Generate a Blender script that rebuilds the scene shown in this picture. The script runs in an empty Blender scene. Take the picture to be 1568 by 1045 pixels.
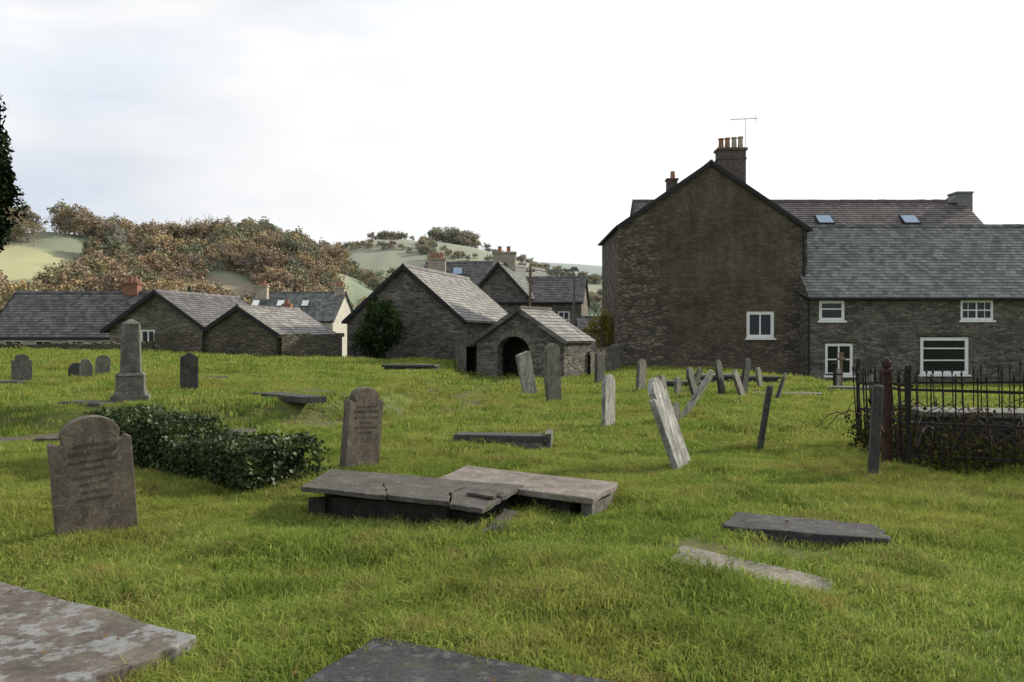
import bpy, math, random
import numpy as np
from mathutils import Vector, Matrix
random.seed(7); rng=np.random.default_rng(7)
sc=bpy.context.scene
sc.view_settings.view_transform='Standard'; sc.view_settings.look='None'; sc.view_settings.exposure=0
COL=sc.collection
# ------------------------------------------------------------ helpers
def ss(a,b,x):
    t=np.clip((np.asarray(x,float)-a)/(b-a),0,1); return t*t*(3-2*t)
_tab=np.random.default_rng(3).random((256,256))
def vn(x,y,s=1.0,o=0):
    x=np.asarray(x,float)/s+o*17.3; y=np.asarray(y,float)/s+o*9.1
    xi=np.floor(x).astype(int); yi=np.floor(y).astype(int); fx=x-xi; fy=y-yi
    fx=fx*fx*(3-2*fx); fy=fy*fy*(3-2*fy)
    g=lambda a,b:_tab[a%256,b%256]
    return (g(xi,yi)*(1-fx)+g(xi+1,yi)*fx)*(1-fy)+(g(xi,yi+1)*(1-fx)+g(xi+1,yi+1)*fx)*fy
PA_x=np.array([-400,-215,-171,-153,-140,-124,-112,-101,-85,-70,-58,-50,-38,-17,20])
PA_z=np.array([24,26,25,26,34,31,25,27,29,27,23,18,12,5,-3])
PB_x=np.array([-600,-146,-104,-85,-75,-60,-51,-36,-17,-1.5,14,33,67,120,400])
PB_z=np.array([48,52,52,52.5,56.5,56.5,52.8,54.8,49.8,45,39.5,34.6,29,26,30])
PC_x=np.array([-2500,-218,43,114,197,600,2500])
PC_z=np.array([150,135,132,128,121,105,120])
PATHC=[(-15,13.0),(-9,13.0),(-4.7,13.6),(-3.6,14.9),(-2.3,16.3),(-1.2,18.5),(-1.0,22.5),(-0.6,28.0),(-0.25,31.0)]
def pathdist(x,y):
    x=np.asarray(x,float); y=np.asarray(y,float); d=np.full(np.broadcast(x,y).shape,1e9)
    for (ax,ay),(bx,by) in zip(PATHC[:-1],PATHC[1:]):
        L2=(bx-ax)**2+(by-ay)**2; t=np.clip(((x-ax)*(bx-ax)+(y-ay)*(by-ay))/L2,0,1)
        d=np.minimum(d,np.hypot(x-ax-t*(bx-ax),y-ay-t*(by-ay)))
    return d
def bank(x,y):
    yf=np.interp(x,[-40,-9,-4.7,-3.4,-2.4,0],[13.6,13.8,14.4,15.8,17.2,19]); xb=np.interp(y,[14,16.5,20,24,28,32,45],[-1.9,-2.2,-1.9,-1.7,-1.7,-2.0,-3])
    return np.minimum(y-yf,xb-x)+0.45*(vn(x,y,1.3,2)-.5)
def gz(x,y):
    x=np.asarray(x,float); y=np.asarray(y,float)
    s=bank(x,y)
    z=0.42*ss(0,.7,s)+0.45*ss(0,20,s)
    z=z-0.75*ss(9,15,x)*ss(18,37,y)
    near=1-ss(40,60,y)
    z=z+near*(0.10*(vn(x,y,1.4)-.5)+0.075*(vn(x,y,.55,1)-.5)+.12*(vn(x,y,3.5,5)-.5))
    out=ss(38.8,42,y)*(1-ss(2,5,x)); base=-1.7-1.8*ss(55,100,y)
    z=z*(1-out)+base*out
    z=np.where(y>55,z*(1-ss(55,75,y))+base*ss(55,75,y),z)
    hA=np.interp(x,PA_x,PA_z)+3*(vn(x,y,30)-.5); a=ss(105,262,y)*(1-.5*ss(300,420,y)); zA=base*(1-a)+hA*a
    b=ss(240,480,y)*(1-.3*ss(520,800,y)); pb=(np.interp(x-14,PB_x,PB_z)+2*np.interp(x,PB_x,PB_z)+np.interp(x+14,PB_x,PB_z))/4; zB=base*(1-b)+pb*b
    c=ss(650,1500,y); zC=base*(1-c)+(np.interp(x,PC_x,PC_z)+10*(vn(x,y,200)-.5))*c
    far=np.maximum(np.maximum(zA,zB),zC)
    return np.where(y>100,np.maximum(far,base),z)
def g(x,y): return float(gz(x,y))
# ---- materials
def newmat(name):
    m=bpy.data.materials.new(name); m.use_nodes=True; nt=m.node_tree
    for n in list(nt.nodes):
        if n.type!='OUTPUT_MATERIAL': nt.nodes.remove(n)
    out=[n for n in nt.nodes if n.type=='OUTPUT_MATERIAL'][0]
    p=nt.nodes.new('ShaderNodeBsdfPrincipled'); nt.links.new(p.outputs[0],out.inputs[0])
    p.inputs['Specular IOR Level'].default_value=.25
    return m,nt,p,out
def nd(nt,t,ins=None,**kw):
    n=nt.nodes.new(t)
    for k,v in kw.items(): setattr(n,k,v)
    for k,v in (ins or {}).items():
        if isinstance(v,bpy.types.NodeSocket): nt.links.new(v,n.inputs[k])
        else: n.inputs[k].default_value=v
    return n
def c4(c): return (c[0],c[1],c[2],1)
def wpos(nt,sx=1,sy=1,sz=1):
    gm=nd(nt,'ShaderNodeNewGeometry'); return nd(nt,'ShaderNodeMapping',{'Vector':gm.outputs['Position'],'Scale':(sx,sy,sz)}).outputs[0]
def noise(nt,vec,s,det=5,rough=.6): return nd(nt,'ShaderNodeTexNoise',{'Vector':vec,'Scale':s,'Detail':float(det),'Roughness':rough}).outputs[0]
def ramp(nt,fac,stops):
    r=nd(nt,'ShaderNodeValToRGB',{'Fac':fac}); e=r.color_ramp.elements
    while len(e)<len(stops): e.new(.5)
    for i,(p,c) in enumerate(stops): e[i].position=p; e[i].color=c4(c) if len(c)==3 else c
    return r.outputs[0]
def mix(nt,f,a,b,mode='MIX'):
    n=nt.nodes.new('ShaderNodeMixRGB'); n.blend_type=mode
    for k,v in (('Fac',f),('Color1',a),('Color2',b)):
        if isinstance(v,bpy.types.NodeSocket): nt.links.new(v,n.inputs[k])
        else: n.inputs[k].default_value=c4(v) if isinstance(v,(tuple,list)) else v
    return n.outputs[0]
def bump(nt,p,h,st=.5,dist=.02):
    b=nd(nt,'ShaderNodeBump',{'Height':h,'Strength':st,'Distance':dist}); nt.links.new(b.outputs[0],p.inputs['Normal'])
def bw(v): return (v,v,v)
def m_plain(name,c,rough=.6,metal=0,var=.25,s=6):
    m,nt,p,o=newmat(name); v=wpos(nt); n=noise(nt,v,s)
    nt.links.new(ramp(nt,n,[(.3,tuple(k*(1-var) for k in c)),(.7,tuple(min(1,k*(1+var)) for k in c))]),p.inputs['Base Color'])
    p.inputs['Roughness'].default_value=rough; p.inputs['Metallic'].default_value=metal; bump(nt,p,n,.15,.01); return m
def m_grave(name,c,lich=(.42,.43,.36),moss=(.09,.11,.04),la=.5,ma=.4,s=1.0,streak=.5,lt=.56):
    m,nt,p,o=newmat(name); v=wpos(nt)
    n1=noise(nt,v,3*s,6,.65); n2=noise(nt,v,28*s,6,.7); n3=noise(nt,v,9*s,8,.7); n4=noise(nt,v,5.3*s,5,.6); n5=noise(nt,wpos(nt,9,9,1.3),1.0,5,.6)
    col=ramp(nt,n1,[(.3,tuple(k*.55 for k in c)),(.7,tuple(k*1.4 for k in c))])
    col=mix(nt,.65,col,ramp(nt,n2,[(.35,bw(.4)),(.65,bw(1.35))]),'MULTIPLY')
    col=mix(nt,streak,col,ramp(nt,n5,[(.35,bw(.35)),(.6,bw(1.15))]),'MULTIPLY')
    col=mix(nt,ramp(nt,n3,[(lt,bw(0)),(lt+.06,bw(la))]),col,lich)
    col=mix(nt,ramp(nt,n4,[(.52,bw(0)),(.68,bw(ma))]),col,moss)
    nt.links.new(col,p.inputs['Base Color']); p.inputs['Roughness'].default_value=.8
    bump(nt,p,mix(nt,.5,n2,n3),.6,.014); return m
def m_rubble(name,c1,c2,mortar,sc_=3.2,mask=None):
    m,nt,p,o=newmat(name); v0=wpos(nt,1,1,1)
    nz=nd(nt,'ShaderNodeTexNoise',{'Vector':v0,'Scale':2.5,'Detail':2.0}).outputs[1]
    vv=nd(nt,'ShaderNodeVectorMath',{0:v0,1:nd(nt,'ShaderNodeVectorMath',{0:nz,3:.16},operation='SCALE').outputs[0]},operation='ADD').outputs[0]
    v=nd(nt,'ShaderNodeMapping',{'Vector':vv,'Scale':(1,1,2.3)}).outputs[0]
    vo=nd(nt,'ShaderNodeTexVoronoi',{'Vector':v,'Scale':sc_}); ve=nd(nt,'ShaderNodeTexVoronoi',{'Vector':v,'Scale':sc_},feature='DISTANCE_TO_EDGE')
    sep=nd(nt,'ShaderNodeSeparateColor',{0:vo.outputs['Color']})
    col=mix(nt,sep.outputs[0],c1,c2); n=noise(nt,v0,14,6,.7); big=noise(nt,v0,.5,4,.6)
    col=mix(nt,.7,col,ramp(nt,n,[(.3,bw(.5)),(.7,bw(1.4))]),'MULTIPLY')
    col=mix(nt,.6,col,ramp(nt,big,[(.35,bw(.55)),(.65,bw(1.3))]),'MULTIPLY')
    ed=ramp(nt,ve.outputs['Distance'],[(.0,bw(1)),(.07,bw(0))])
    col=mix(nt,ed,col,mortar)
    nt.links.new(col,p.inputs['Base Color']); p.inputs['Roughness'].default_value=.9
    bump(nt,p,ramp(nt,ve.outputs['Distance'],[(0,bw(0)),(.15,bw(1))]),.8,.04); return m
def m_slate(name,c1,c2,lich=(.3,.3,.24),la=.35,row=.22):
    m,nt,p,o=newmat(name); uv=nd(nt,'ShaderNodeUVMap').outputs[0]; v=wpos(nt)
    b=nd(nt,'ShaderNodeTexBrick',{'Vector':uv,'Color1':c4(tuple(k*.75 for k in c1)),'Color2':c4(tuple(k*1.2 for k in c2)),'Mortar':c4(tuple(k*.35 for k in c1)),'Scale':1.0,'Mortar Size':.008,'Mortar Smooth':.3,'Bias':0.0,'Brick Width':.26,'Row Height':row})
    n=noise(nt,v,1.1,6,.7); n2=noise(nt,v,12,6,.7); n3=noise(nt,v,3.1,7,.75)
    col=mix(nt,.7,b.outputs[0],ramp(nt,n,[(.3,bw(.6)),(.7,bw(1.35))]),'MULTIPLY')
    col=mix(nt,.5,col,ramp(nt,n2,[(.3,bw(.6)),(.7,bw(1.35))]),'MULTIPLY')
    col=mix(nt,ramp(nt,n3,[(.55,bw(0)),(.68,bw(la))]),col,lich)
    nt.links.new(col,p.inputs['Base Color']); p.inputs['Roughness'].default_value=.62; p.inputs['Specular IOR Level'].default_value=.3
    bump(nt,p,mix(nt,.3,b.outputs[1],n2),.4,.01); return m
def m_leaf(name,stops,rough=.6,trans=.3,haze=False,s=.7,objrand=False,sp=.3,patch=0):
    m,nt,p,o=newmat(name); v=wpos(nt)
    at=nd(nt,'ShaderNodeAttribute',attribute_name='tint').outputs['Fac']
    if objrand:
        oi=nd(nt,'ShaderNodeObjectInfo').outputs['Random']
        f=nd(nt,'ShaderNodeMath',{0:oi,1:nd(nt,'ShaderNodeMath',{0:at,1:.35},operation='MULTIPLY').outputs[0]},operation='ADD').outputs[0]
        f=nd(nt,'ShaderNodeMath',{0:f,1:1.35},operation='DIVIDE').outputs[0]
    else:
        f=nd(nt,'ShaderNodeMath',{0:at,1:noise(nt,v,s,2)},operation='ADD').outputs[0]; f=nd(nt,'ShaderNodeMath',{0:f,1:2.0},operation='DIVIDE').outputs[0]
    col=ramp(nt,f,stops)
    if patch:
        col=mix(nt,ramp(nt,noise(nt,v,.33,2,.65),[(.46,bw(0)),(.62,bw(patch))]),col,(.30,.30,.075))
        nb=noise(nt,v,1.5,3,.7)
        col=mix(nt,ramp(nt,nb,[(.54,bw(0)),(.68,bw(patch))]),col,(.28,.22,.085))
        col=mix(nt,.6,col,ramp(nt,nb,[(.34,bw(.6)),(.52,bw(1.2))]),'MULTIPLY')
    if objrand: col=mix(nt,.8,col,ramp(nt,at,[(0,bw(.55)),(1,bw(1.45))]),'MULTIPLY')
    if haze: col=paint_haze(nt,col)
    if sp<=.2:
        nt.nodes.remove(p); p=nd(nt,'ShaderNodeBsdfDiffuse',{'Color':col}); nt.links.new(p.outputs[0],o.inputs[0])
    else:
        nt.links.new(col,p.inputs['Base Color']); p.inputs['Roughness'].default_value=rough; p.inputs['Specular IOR Level'].default_value=sp
    if trans>0:
        t=nd(nt,'ShaderNodeBsdfTranslucent',{'Color':col}); ms=nd(nt,'ShaderNodeMixShader',{0:trans,1:p.outputs[0],2:t.outputs[0]}); nt.links.new(ms.outputs[0],o.inputs[0])
    return m
def paint_haze(nt,col,k=.75):  # aerial haze painted into the base colour, stronger with distance along Y
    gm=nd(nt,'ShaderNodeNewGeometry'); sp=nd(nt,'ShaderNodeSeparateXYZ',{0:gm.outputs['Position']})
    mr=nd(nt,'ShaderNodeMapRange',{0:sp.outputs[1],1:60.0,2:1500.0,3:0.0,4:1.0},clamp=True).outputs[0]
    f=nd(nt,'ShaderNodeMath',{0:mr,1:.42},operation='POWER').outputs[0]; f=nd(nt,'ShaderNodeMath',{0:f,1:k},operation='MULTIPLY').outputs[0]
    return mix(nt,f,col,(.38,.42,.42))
# ---- mesh builder
class MB:
    def __init__(s): s.v=[];s.f=[];s.mi=[];s.uv=[]
    def face(s,pts,mi=0,uv=None):
        b=len(s.v); s.v+= [tuple(p) for p in pts]; s.f.append(tuple(range(b,b+len(pts)))); s.mi.append(mi); s.uv.append(uv or [(p[0]+p[1],p[2]) for p in pts])
    def prism(s,bot,top,mi=0):
        n=len(bot); s.face(list(reversed(bot)),mi); s.face(top,mi)
        for i in range(n): j=(i+1)%n; s.face([bot[i],bot[j],top[j],top[i]],mi)
    def box(s,c,d,rz=0,mi=0):
        cx,cy,cz=c; hx,hy,hz=[k/2 for k in d]; cr,sr=math.cos(rz),math.sin(rz)
        q=lambda x,y,z:(cx+x*cr-y*sr,cy+x*sr+y*cr,cz+z)
        s.prism([q(-hx,-hy,-hz),q(hx,-hy,-hz),q(hx,hy,-hz),q(-hx,hy,-hz)],[q(-hx,-hy,hz),q(hx,-hy,hz),q(hx,hy,hz),q(-hx,hy,hz)],mi)
    def beam(s,p,q,w,h,mi=0):
        p=Vector(p);q=Vector(q);d=(q-p).normalized(); up=Vector((0,0,1)) if abs(d.z)<.98 else Vector((0,1,0))
        sd=d.cross(up).normalized(); u=sd.cross(d)
        r=lambda o:[o-sd*w/2-u*h/2,o+sd*w/2-u*h/2,o+sd*w/2+u*h/2,o-sd*w/2+u*h/2]
        s.prism(r(p),r(q),mi)
    def cyl(s,p,q,r0,r1,n=8,mi=0,cap=True):
        p=Vector(p);q=Vector(q);d=(q-p)
        if d.length<1e-6:return
        d.normalize(); up=Vector((0,0,1)) if abs(d.z)<.95 else Vector((0,1,0)); a=d.cross(up).normalized(); b=a.cross(d)
        R=lambda o,r:[o+(a*math.cos(2*math.pi*i/n)+b*math.sin(2*math.pi*i/n))*r for i in range(n)]
        A=R(p,r0);B=R(q,r1)
        for i in range(n): j=(i+1)%n; s.face([A[i],A[j],B[j],B[i]],mi)
        if cap: s.face(list(reversed(A)),mi); s.face(B,mi)
    def build(s,name,mats,parent=None,smooth=False,weld=False,bevel=0):
        me=bpy.data.meshes.new(name); me.from_pydata(s.v,[],s.f); me.polygons.foreach_set('material_index',s.mi)
        uvl=me.uv_layers.new(name='UVMap'); uvl.data.foreach_set('uv',[c for f in s.uv for p in f for c in p])
        for m in mats: me.materials.append(m)
        ob=bpy.data.objects.new(name,me); COL.objects.link(ob)
        if weld or bevel or smooth:
            import bmesh
            bm=bmesh.new(); bm.from_mesh(me); bmesh.ops.remove_doubles(bm,verts=bm.verts,dist=1e-4); bmesh.ops.recalc_face_normals(bm,faces=bm.faces); bm.to_mesh(me); bm.free()
        if bevel:
            md=ob.modifiers.new('bevel','BEVEL'); md.width=bevel; md.segments=2; md.limit_method='ANGLE'
        if smooth: me.polygons.foreach_set('use_smooth',[True]*len(me.polygons))
        if parent: setpar(ob,parent)
        return ob
def setpar(ob,par):
    ob.parent=par; ob.matrix_parent_inverse=Matrix.Translation(-Vector(par.location))
def empty(name,loc):
    e=bpy.data.objects.new(name,None); e.location=loc; e.empty_display_size=.3; COL.objects.link(e); return e
def fastmesh(name,V,F,mats,tint=None,parent=None,smooth=False,mi=None):
    V=np.asarray(V,np.float32); me=bpy.data.meshes.new(name); nF,k=F.shape
    me.vertices.add(len(V)); me.vertices.foreach_set('co',V.ravel()); me.loops.add(nF*k); me.loops.foreach_set('vertex_index',F.ravel().astype(np.int32))
    me.polygons.add(nF); me.polygons.foreach_set('loop_start',np.arange(0,nF*k,k,dtype=np.int32)); me.polygons.foreach_set('loop_total',np.full(nF,k,np.int32))
    if mi is not None: me.polygons.foreach_set('material_index',mi.astype(np.int32))
    if smooth: me.polygons.foreach_set('use_smooth',np.ones(nF,bool))
    if tint is not None:
        a=me.attributes.new('tint','FLOAT','POINT'); a.data.foreach_set('value',np.asarray(tint,np.float32))
    me.update(calc_edges=True); me.validate()
    for m in mats: me.materials.append(m)
    ob=bpy.data.objects.new(name,me); COL.objects.link(ob)
    if parent: setpar(ob,parent)
    return ob
def leafquads(P,size,rs,flat=0.0,asp=.6,up=None):
    n=len(P); nr=rs.normal(size=(n,3)); 
    if up is not None: nr=nr*(1-flat)+up*flat*1.5
    nr/=np.linalg.norm(nr,axis=1)[:,None]+1e-9
    a=np.cross(nr,rs.normal(size=(n,3))); a/=np.linalg.norm(a,axis=1)[:,None]+1e-9; b=np.cross(nr,a)
    s=(size*(.6+.8*rs.random(n)))[:,None] if np.isscalar(size) else size[:,None]
    V=np.stack([P-a*s*.5,P-b*s*asp*.5,P+a*s*.5,P+b*s*asp*.5],1).reshape(-1,3)
    return V,np.arange(n*4).reshape(n,4)
# ------------------------------------------------------------ materials
M_rub=m_rubble('rubble_dark',(.065,.06,.05),(.20,.18,.148),(.125,.115,.095),3.4)
M_rubL=m_rubble('rubble_light',(.10,.092,.075),(.24,.215,.175),(.16,.145,.12),3.2)
M_rubB=m_rubble('rubble_brown',(.085,.075,.055),(.17,.145,.105),(.07,.062,.045),3.0)
M_slate=m_slate('slate_grey',(.115,.125,.112),(.185,.19,.172),(.25,.26,.2),.45)
M_slateL=m_slate('slate_light',(.18,.172,.16),(.27,.255,.235),(.32,.32,.24),.4)
M_slateD=m_slate('slate_dark',(.085,.08,.08),(.14,.13,.125),(.15,.15,.10),.3)
M_slateBr=m_slate('slate_brown',(.09,.075,.072),(.13,.11,.105),(.18,.18,.14),.2)
M_black=m_plain('black_paint',(.015,.015,.016),.5)
M_white=m_plain('white_paint',(.74,.74,.71),.5,var=.1)
M_cream=m_plain('cream_render',(.46,.44,.38),.9,var=.15,s=2)
M_beige=m_plain('beige_stone',(.36,.31,.24),.9,var=.25,s=3)
M_terra=m_plain('terracotta',(.30,.15,.095),.85,var=.35)
M_buff=m_plain('buff_pot',(.36,.31,.25),.85,var=.3)
M_brick=m_plain('brick',(.24,.12,.08),.9,var=.3,s=8)
M_stackd=m_plain('dark_stack',(.10,.08,.07),.9,var=.4,s=5)
M_wood=m_plain('weathered_wood',(.16,.12,.085),.85,var=.3,s=9)
M_rust=m_plain('rusty_iron',(.05,.027,.02),.9,0,.5,14)
M_iron=m_plain('black_iron',(.022,.018,.017),.65,.2,.5,12)
M_metal=m_plain('grey_metal',(.25,.26,.27),.5,.4)
M_lead=m_plain('grey_render',(.16,.16,.165),.9)
M_bark=m_plain('bark',(.10,.085,.065),.95,var=.4,s=5)
m,nt,p,o=newmat('window_glass'); p.inputs['Base Color'].default_value=(.012,.014,.016,1); p.inputs['Roughness'].default_value=.06; p.inputs['Specular IOR Level'].default_value=.35; M_glass=m
m,nt,p,o=newmat('rooflight_glass'); p.inputs['Base Color'].default_value=(.25,.33,.42,1); p.inputs['Roughness'].default_value=.12; p.inputs['Metallic'].default_value=.5; M_rlg=m
def m_gable():
    m,nt,p,o=newmat('old_brown_render'); v=wpos(nt); gm=nd(nt,'ShaderNodeNewGeometry'); sp=nd(nt,'ShaderNodeSeparateXYZ',{0:gm.outputs['Position']})
    n1=noise(nt,v,.55,7,.65); n2=noise(nt,v,7,8,.8); n3=noise(nt,wpos(nt,2.2,1,.28),1.2,6,.65); n4=noise(nt,v,1.7,6,.7)
    ren=ramp(nt,n1,[(.3,(.050,.039,.028)),(.5,(.086,.068,.049)),(.7,(.13,.105,.078))])
    ren=mix(nt,.7,ren,ramp(nt,n3,[(.3,bw(.5)),(.7,bw(1.45))]),'MULTIPLY'); ren=mix(nt,.85,ren,ramp(nt,n2,[(.32,bw(.4)),(.68,bw(1.5))]),'MULTIPLY')
    ren=mix(nt,ramp(nt,n4,[(.56,bw(0)),(.66,bw(.5))]),ren,(.15,.13,.10))
    vm=nd(nt,'ShaderNodeMapping',{'Vector':gm.outputs['Position'],'Scale':(1,1,2.0)}).outputs[0]
    vo=nd(nt,'ShaderNodeTexVoronoi',{'Vector':vm,'Scale':3.0}); ve=nd(nt,'ShaderNodeTexVoronoi',{'Vector':vm,'Scale':3.0},feature='DISTANCE_TO_EDGE')
    st=mix(nt,nd(nt,'ShaderNodeSeparateColor',{0:vo.outputs['Color']}).outputs[0],(.06,.052,.04),(.20,.17,.13)); st=mix(nt,ramp(nt,ve.outputs['Distance'],[(0,bw(1)),(.08,bw(0))]),st,(.05,.042,.032))
    mx=nd(nt,'ShaderNodeMapRange',{0:sp.outputs[0],1:5.3,2:8.2,3:.66,4:0.0}).outputs[0]
    mx2=nd(nt,'ShaderNodeMapRange',{0:sp.outputs[0],1:13.0,2:14.7,3:0.0,4:.42}).outputs[0]
    mz=nd(nt,'ShaderNodeMapRange',{0:sp.outputs[2],1:-.2,2:5.5,3:.36,4:0.06}).outputs[0]
    a=nd(nt,'ShaderNodeMath',{0:mx,1:mz},operation='ADD').outputs[0]; a=nd(nt,'ShaderNodeMath',{0:a,1:mx2},operation='ADD').outputs[0]
    a=nd(nt,'ShaderNodeMath',{0:a,1:noise(nt,v,.9,7,.75)},operation='ADD').outputs[0]
    k=ramp(nt,a,[(.55,bw(.22)),(.78,bw(.35)),(.96,bw(.85))])
    col=mix(nt,k,ren,st)
    pl=nd(nt,'ShaderNodeMapRange',{0:sp.outputs[2],1:.1,2:.5,3:.7,4:0.0}).outputs[0]
    col=mix(nt,pl,col,mix(nt,n2,(.07,.05,.04),(.17,.135,.1)))
    nt.links.new(col,p.inputs['Base Color']); p.inputs['Roughness'].default_value=.95
    bump(nt,p,mix(nt,k,n2,ramp(nt,ve.outputs['Distance'],[(0,bw(0)),(.15,bw(1))])),.9,.05); return m
M_gable=m_gable()
def m_ground():
    m,nt,p,o=newmat('turf'); v=wpos(nt)
    n1=noise(nt,v,.35,3,.6); n2=noise(nt,v,2.2,4,.7); n3=noise(nt,v,22,3,.7)
    col=ramp(nt,n1,[(.3,(.09,.12,.025)),(.55,(.13,.175,.035)),(.75,(.20,.21,.05))])
    col=mix(nt,ramp(nt,n2,[(.55,bw(0)),(.72,bw(.6))]),col,(.17,.14,.05))
    col=mix(nt,.6,col,ramp(nt,n3,[(.3,bw(.45)),(.7,bw(1.4))]),'MULTIPLY')
    at=nd(nt,'ShaderNodeAttribute',attribute_name='land'); 
    dirt=nd(nt,'ShaderNodeAttribute',attribute_name='worn').outputs['Fac']
    far=mix(nt,.5,at.outputs['Color'],ramp(nt,noise(nt,v,.05,6,.7),[(.3,bw(.7)),(.7,bw(1.3))]),'MULTIPLY')
    isf=nd(nt,'ShaderNodeAttribute',attribute_name='isfar').outputs['Fac']
    dcol=mix(nt,n2,(.06,.055,.03),(.18,.15,.095))
    col=mix(nt,dirt,col,dcol); col=mix(nt,isf,col,far); col=paint_haze(nt,col)
    nt.links.new(col,p.inputs['Base Color']); p.inputs['Roughness'].default_value=.95; p.inputs['Specular IOR Level'].default_value=.1
    bump(nt,p,n3,.5,.03); return m
M_ground=m_ground()
def axis(lo,hi,step,far,gr):
    a=list(np.arange(lo,hi+1e-6,step)); s=step; x=hi
    while x<far: s=min(s*gr,60 if x<900 else 400); s=min(s,3.5 if x<330 else 8 if x<620 else 1e9); x+=s; a.append(x)
    return a
ax=axis(0,20,.25,2800,1.055); X=np.array([-q for q in reversed(ax[1:])]+ax)
ay=axis(1,44,.25,3600,1.045); Y=np.array([-300,-100,-40,-15,-6,-2.5,-1,0]+ay)
gx,gy=np.meshgrid(X,Y); GZ=gz(gx,gy); nx,ny=len(X),len(Y)
V=np.stack([gx.ravel(),gy.ravel(),GZ.ravel()],1)
i=np.arange((ny-1)*(nx-1)); r=i//(nx-1); c=i%(nx-1); a0=r*nx+c
F=np.stack([a0,a0+1,a0+nx+1,a0+nx],1)
ground=fastmesh('ground',V,F,[M_ground],smooth=True)
fx,fy=gx.ravel(),gy.ravel()
land=np.ones((len(fx),4),np.float32); col=np.tile(np.array([.10,.14,.04]),(len(fx),1))
def setc(mk,cc): col[mk]=cc
wood=(fy>105)&(fy<330)&(fx<-.205*fy+2)
setc(wood,(.24,.18,.08)); q=vn(fx,fy,26,9); setc(wood&(q>.62),(.22,.23,.08)); setc(wood&(q<.3),(.17,.18,.06))
FIELD=(fx>-131)&(fx<-95)&(fy>165)&(fy<218); setc(FIELD,(.40,.37,.14))
hb=(fy>330)&(fy<900)
setc(hb,(.17,.21,.055)); q=vn(fx,fy,90,3); setc(hb&(q>.62),(.20,.19,.07)); setc(hb&(q<.3),(.12,.165,.045))
q=vn(fx,fy*.6,160,4)
for lo,hi,cc in [(0,.4,(.11,.15,.06)),(.4,.65,(.07,.09,.045)),(.65,1,(.16,.16,.08))]: setc((fy>=900)&(q>=lo)&(q<hi),cc)
land[:,:3]=col
me=ground.data; at=me.attributes.new('land','FLOAT_COLOR','POINT'); at.data.foreach_set('color',land.ravel())
a=me.attributes.new('isfar','FLOAT','POINT'); a.data.foreach_set('value',ss(50,70,fy).astype(np.float32))
pd=pathdist(fx,fy); worn=(1-ss(.45,.8,pd+.4*(vn(fx,fy,.5)-.5)))*.85
sb=bank(fx,fy); worn=np.maximum(worn,np.where(fy<39,.55*np.exp(-((sb-.3)/.3)**2)*(.4+vn(fx,fy,.8,4)),0))
hol=[(1.75,6.05,.75,.30),(-.9,7.3,1.3,.7),(.1,8.0,.9,.5),(6.3,11,1.6,1.5),(0,30.6,1.2,1.2),(-3.6,10,1.6,1.0),(1.2,6.25,.4,.2)]
for hx,hy,rx,ry in hol: worn=np.maximum(worn,.8*(1-ss(.5,1.1,np.hypot((fx-hx)/rx,(fy-hy)/ry))))
worn=np.clip(np.maximum(worn,.6*ss(40.5,41.5,fy)*ss(3,5,fx)),0,1)
a=me.attributes.new('worn','FLOAT','POINT'); a.data.foreach_set('value',worn.astype(np.float32))
# ------------------------------------------------------------ building tools
ROW=.22
def slope(B,a,b,c,d,mi=0,row=ROW):
    a,b,c,d=[Vector(q) for q in (a,b,c,d)]; n=(b-a).cross(d-a).normalized()
    if n.z<0: n=-n
    L=((d-a).length+(c-b).length)/2; k=max(2,int(L/row)); W=(b-a).length
    for i in range(k):
        t0,t1=i/k,(i+1)/k
        p0,p1=a.lerp(d,t0)+n*.026,b.lerp(c,t0)+n*.026; p2,p3=b.lerp(c,t1)+n*.004,a.lerp(d,t1)+n*.004
        B.face([p0,p1,p2,p3],mi,[(0,i*row),(W,i*row),(W,(i+1)*row),(0,(i+1)*row)])
        B.face([p0-n*.03,p1-n*.03,p1,p0],mi,[(0,i*row),(W,i*row),(W,i*row+.02),(0,i*row+.02)])
    B.face([a-n*.05,b-n*.05,c-n*.05,d-n*.05],mi)
def panel(B,p0,p1,z0,z1,ops,mi=0,rev=.14):
    p0=Vector((p0[0],p0[1],0));p1=Vector((p1[0],p1[1],0)); W=(p1-p0).length; d=(p1-p0)/W; nin=Vector((-d.y,d.x,0))
    P=lambda u,z,k=0: p0+d*u+nin*k+Vector((0,0,z))
    us=sorted(set([0,W]+[u for o in ops for u in o[:2]])); zs=sorted(set([z0,z1]+[z for o in ops for z in o[2:4]]))
    for i in range(len(us)-1):
        for j in range(len(zs)-1):
            um,zm=(us[i]+us[i+1])/2,(zs[j]+zs[j+1])/2
            if any(o[0]<um<o[1] and o[2]<zm<o[3] for o in ops): continue
            B.face([P(us[i],zs[j]),P(us[i+1],zs[j]),P(us[i+1],zs[j+1]),P(us[i],zs[j+1])],mi)
    for o in ops:
        u0,u1,a,b=o[:4]
        B.face([P(u0,a),P(u0,a,rev),P(u0,b,rev),P(u0,b)],mi);B.face([P(u1,a,rev),P(u1,a),P(u1,b),P(u1,b,rev)],mi)
        B.face([P(u0,a),P(u1,a),P(u1,a,rev),P(u0,a,rev)],mi);B.face([P(u0,b,rev),P(u1,b,rev),P(u1,b),P(u0,b)],mi)
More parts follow.
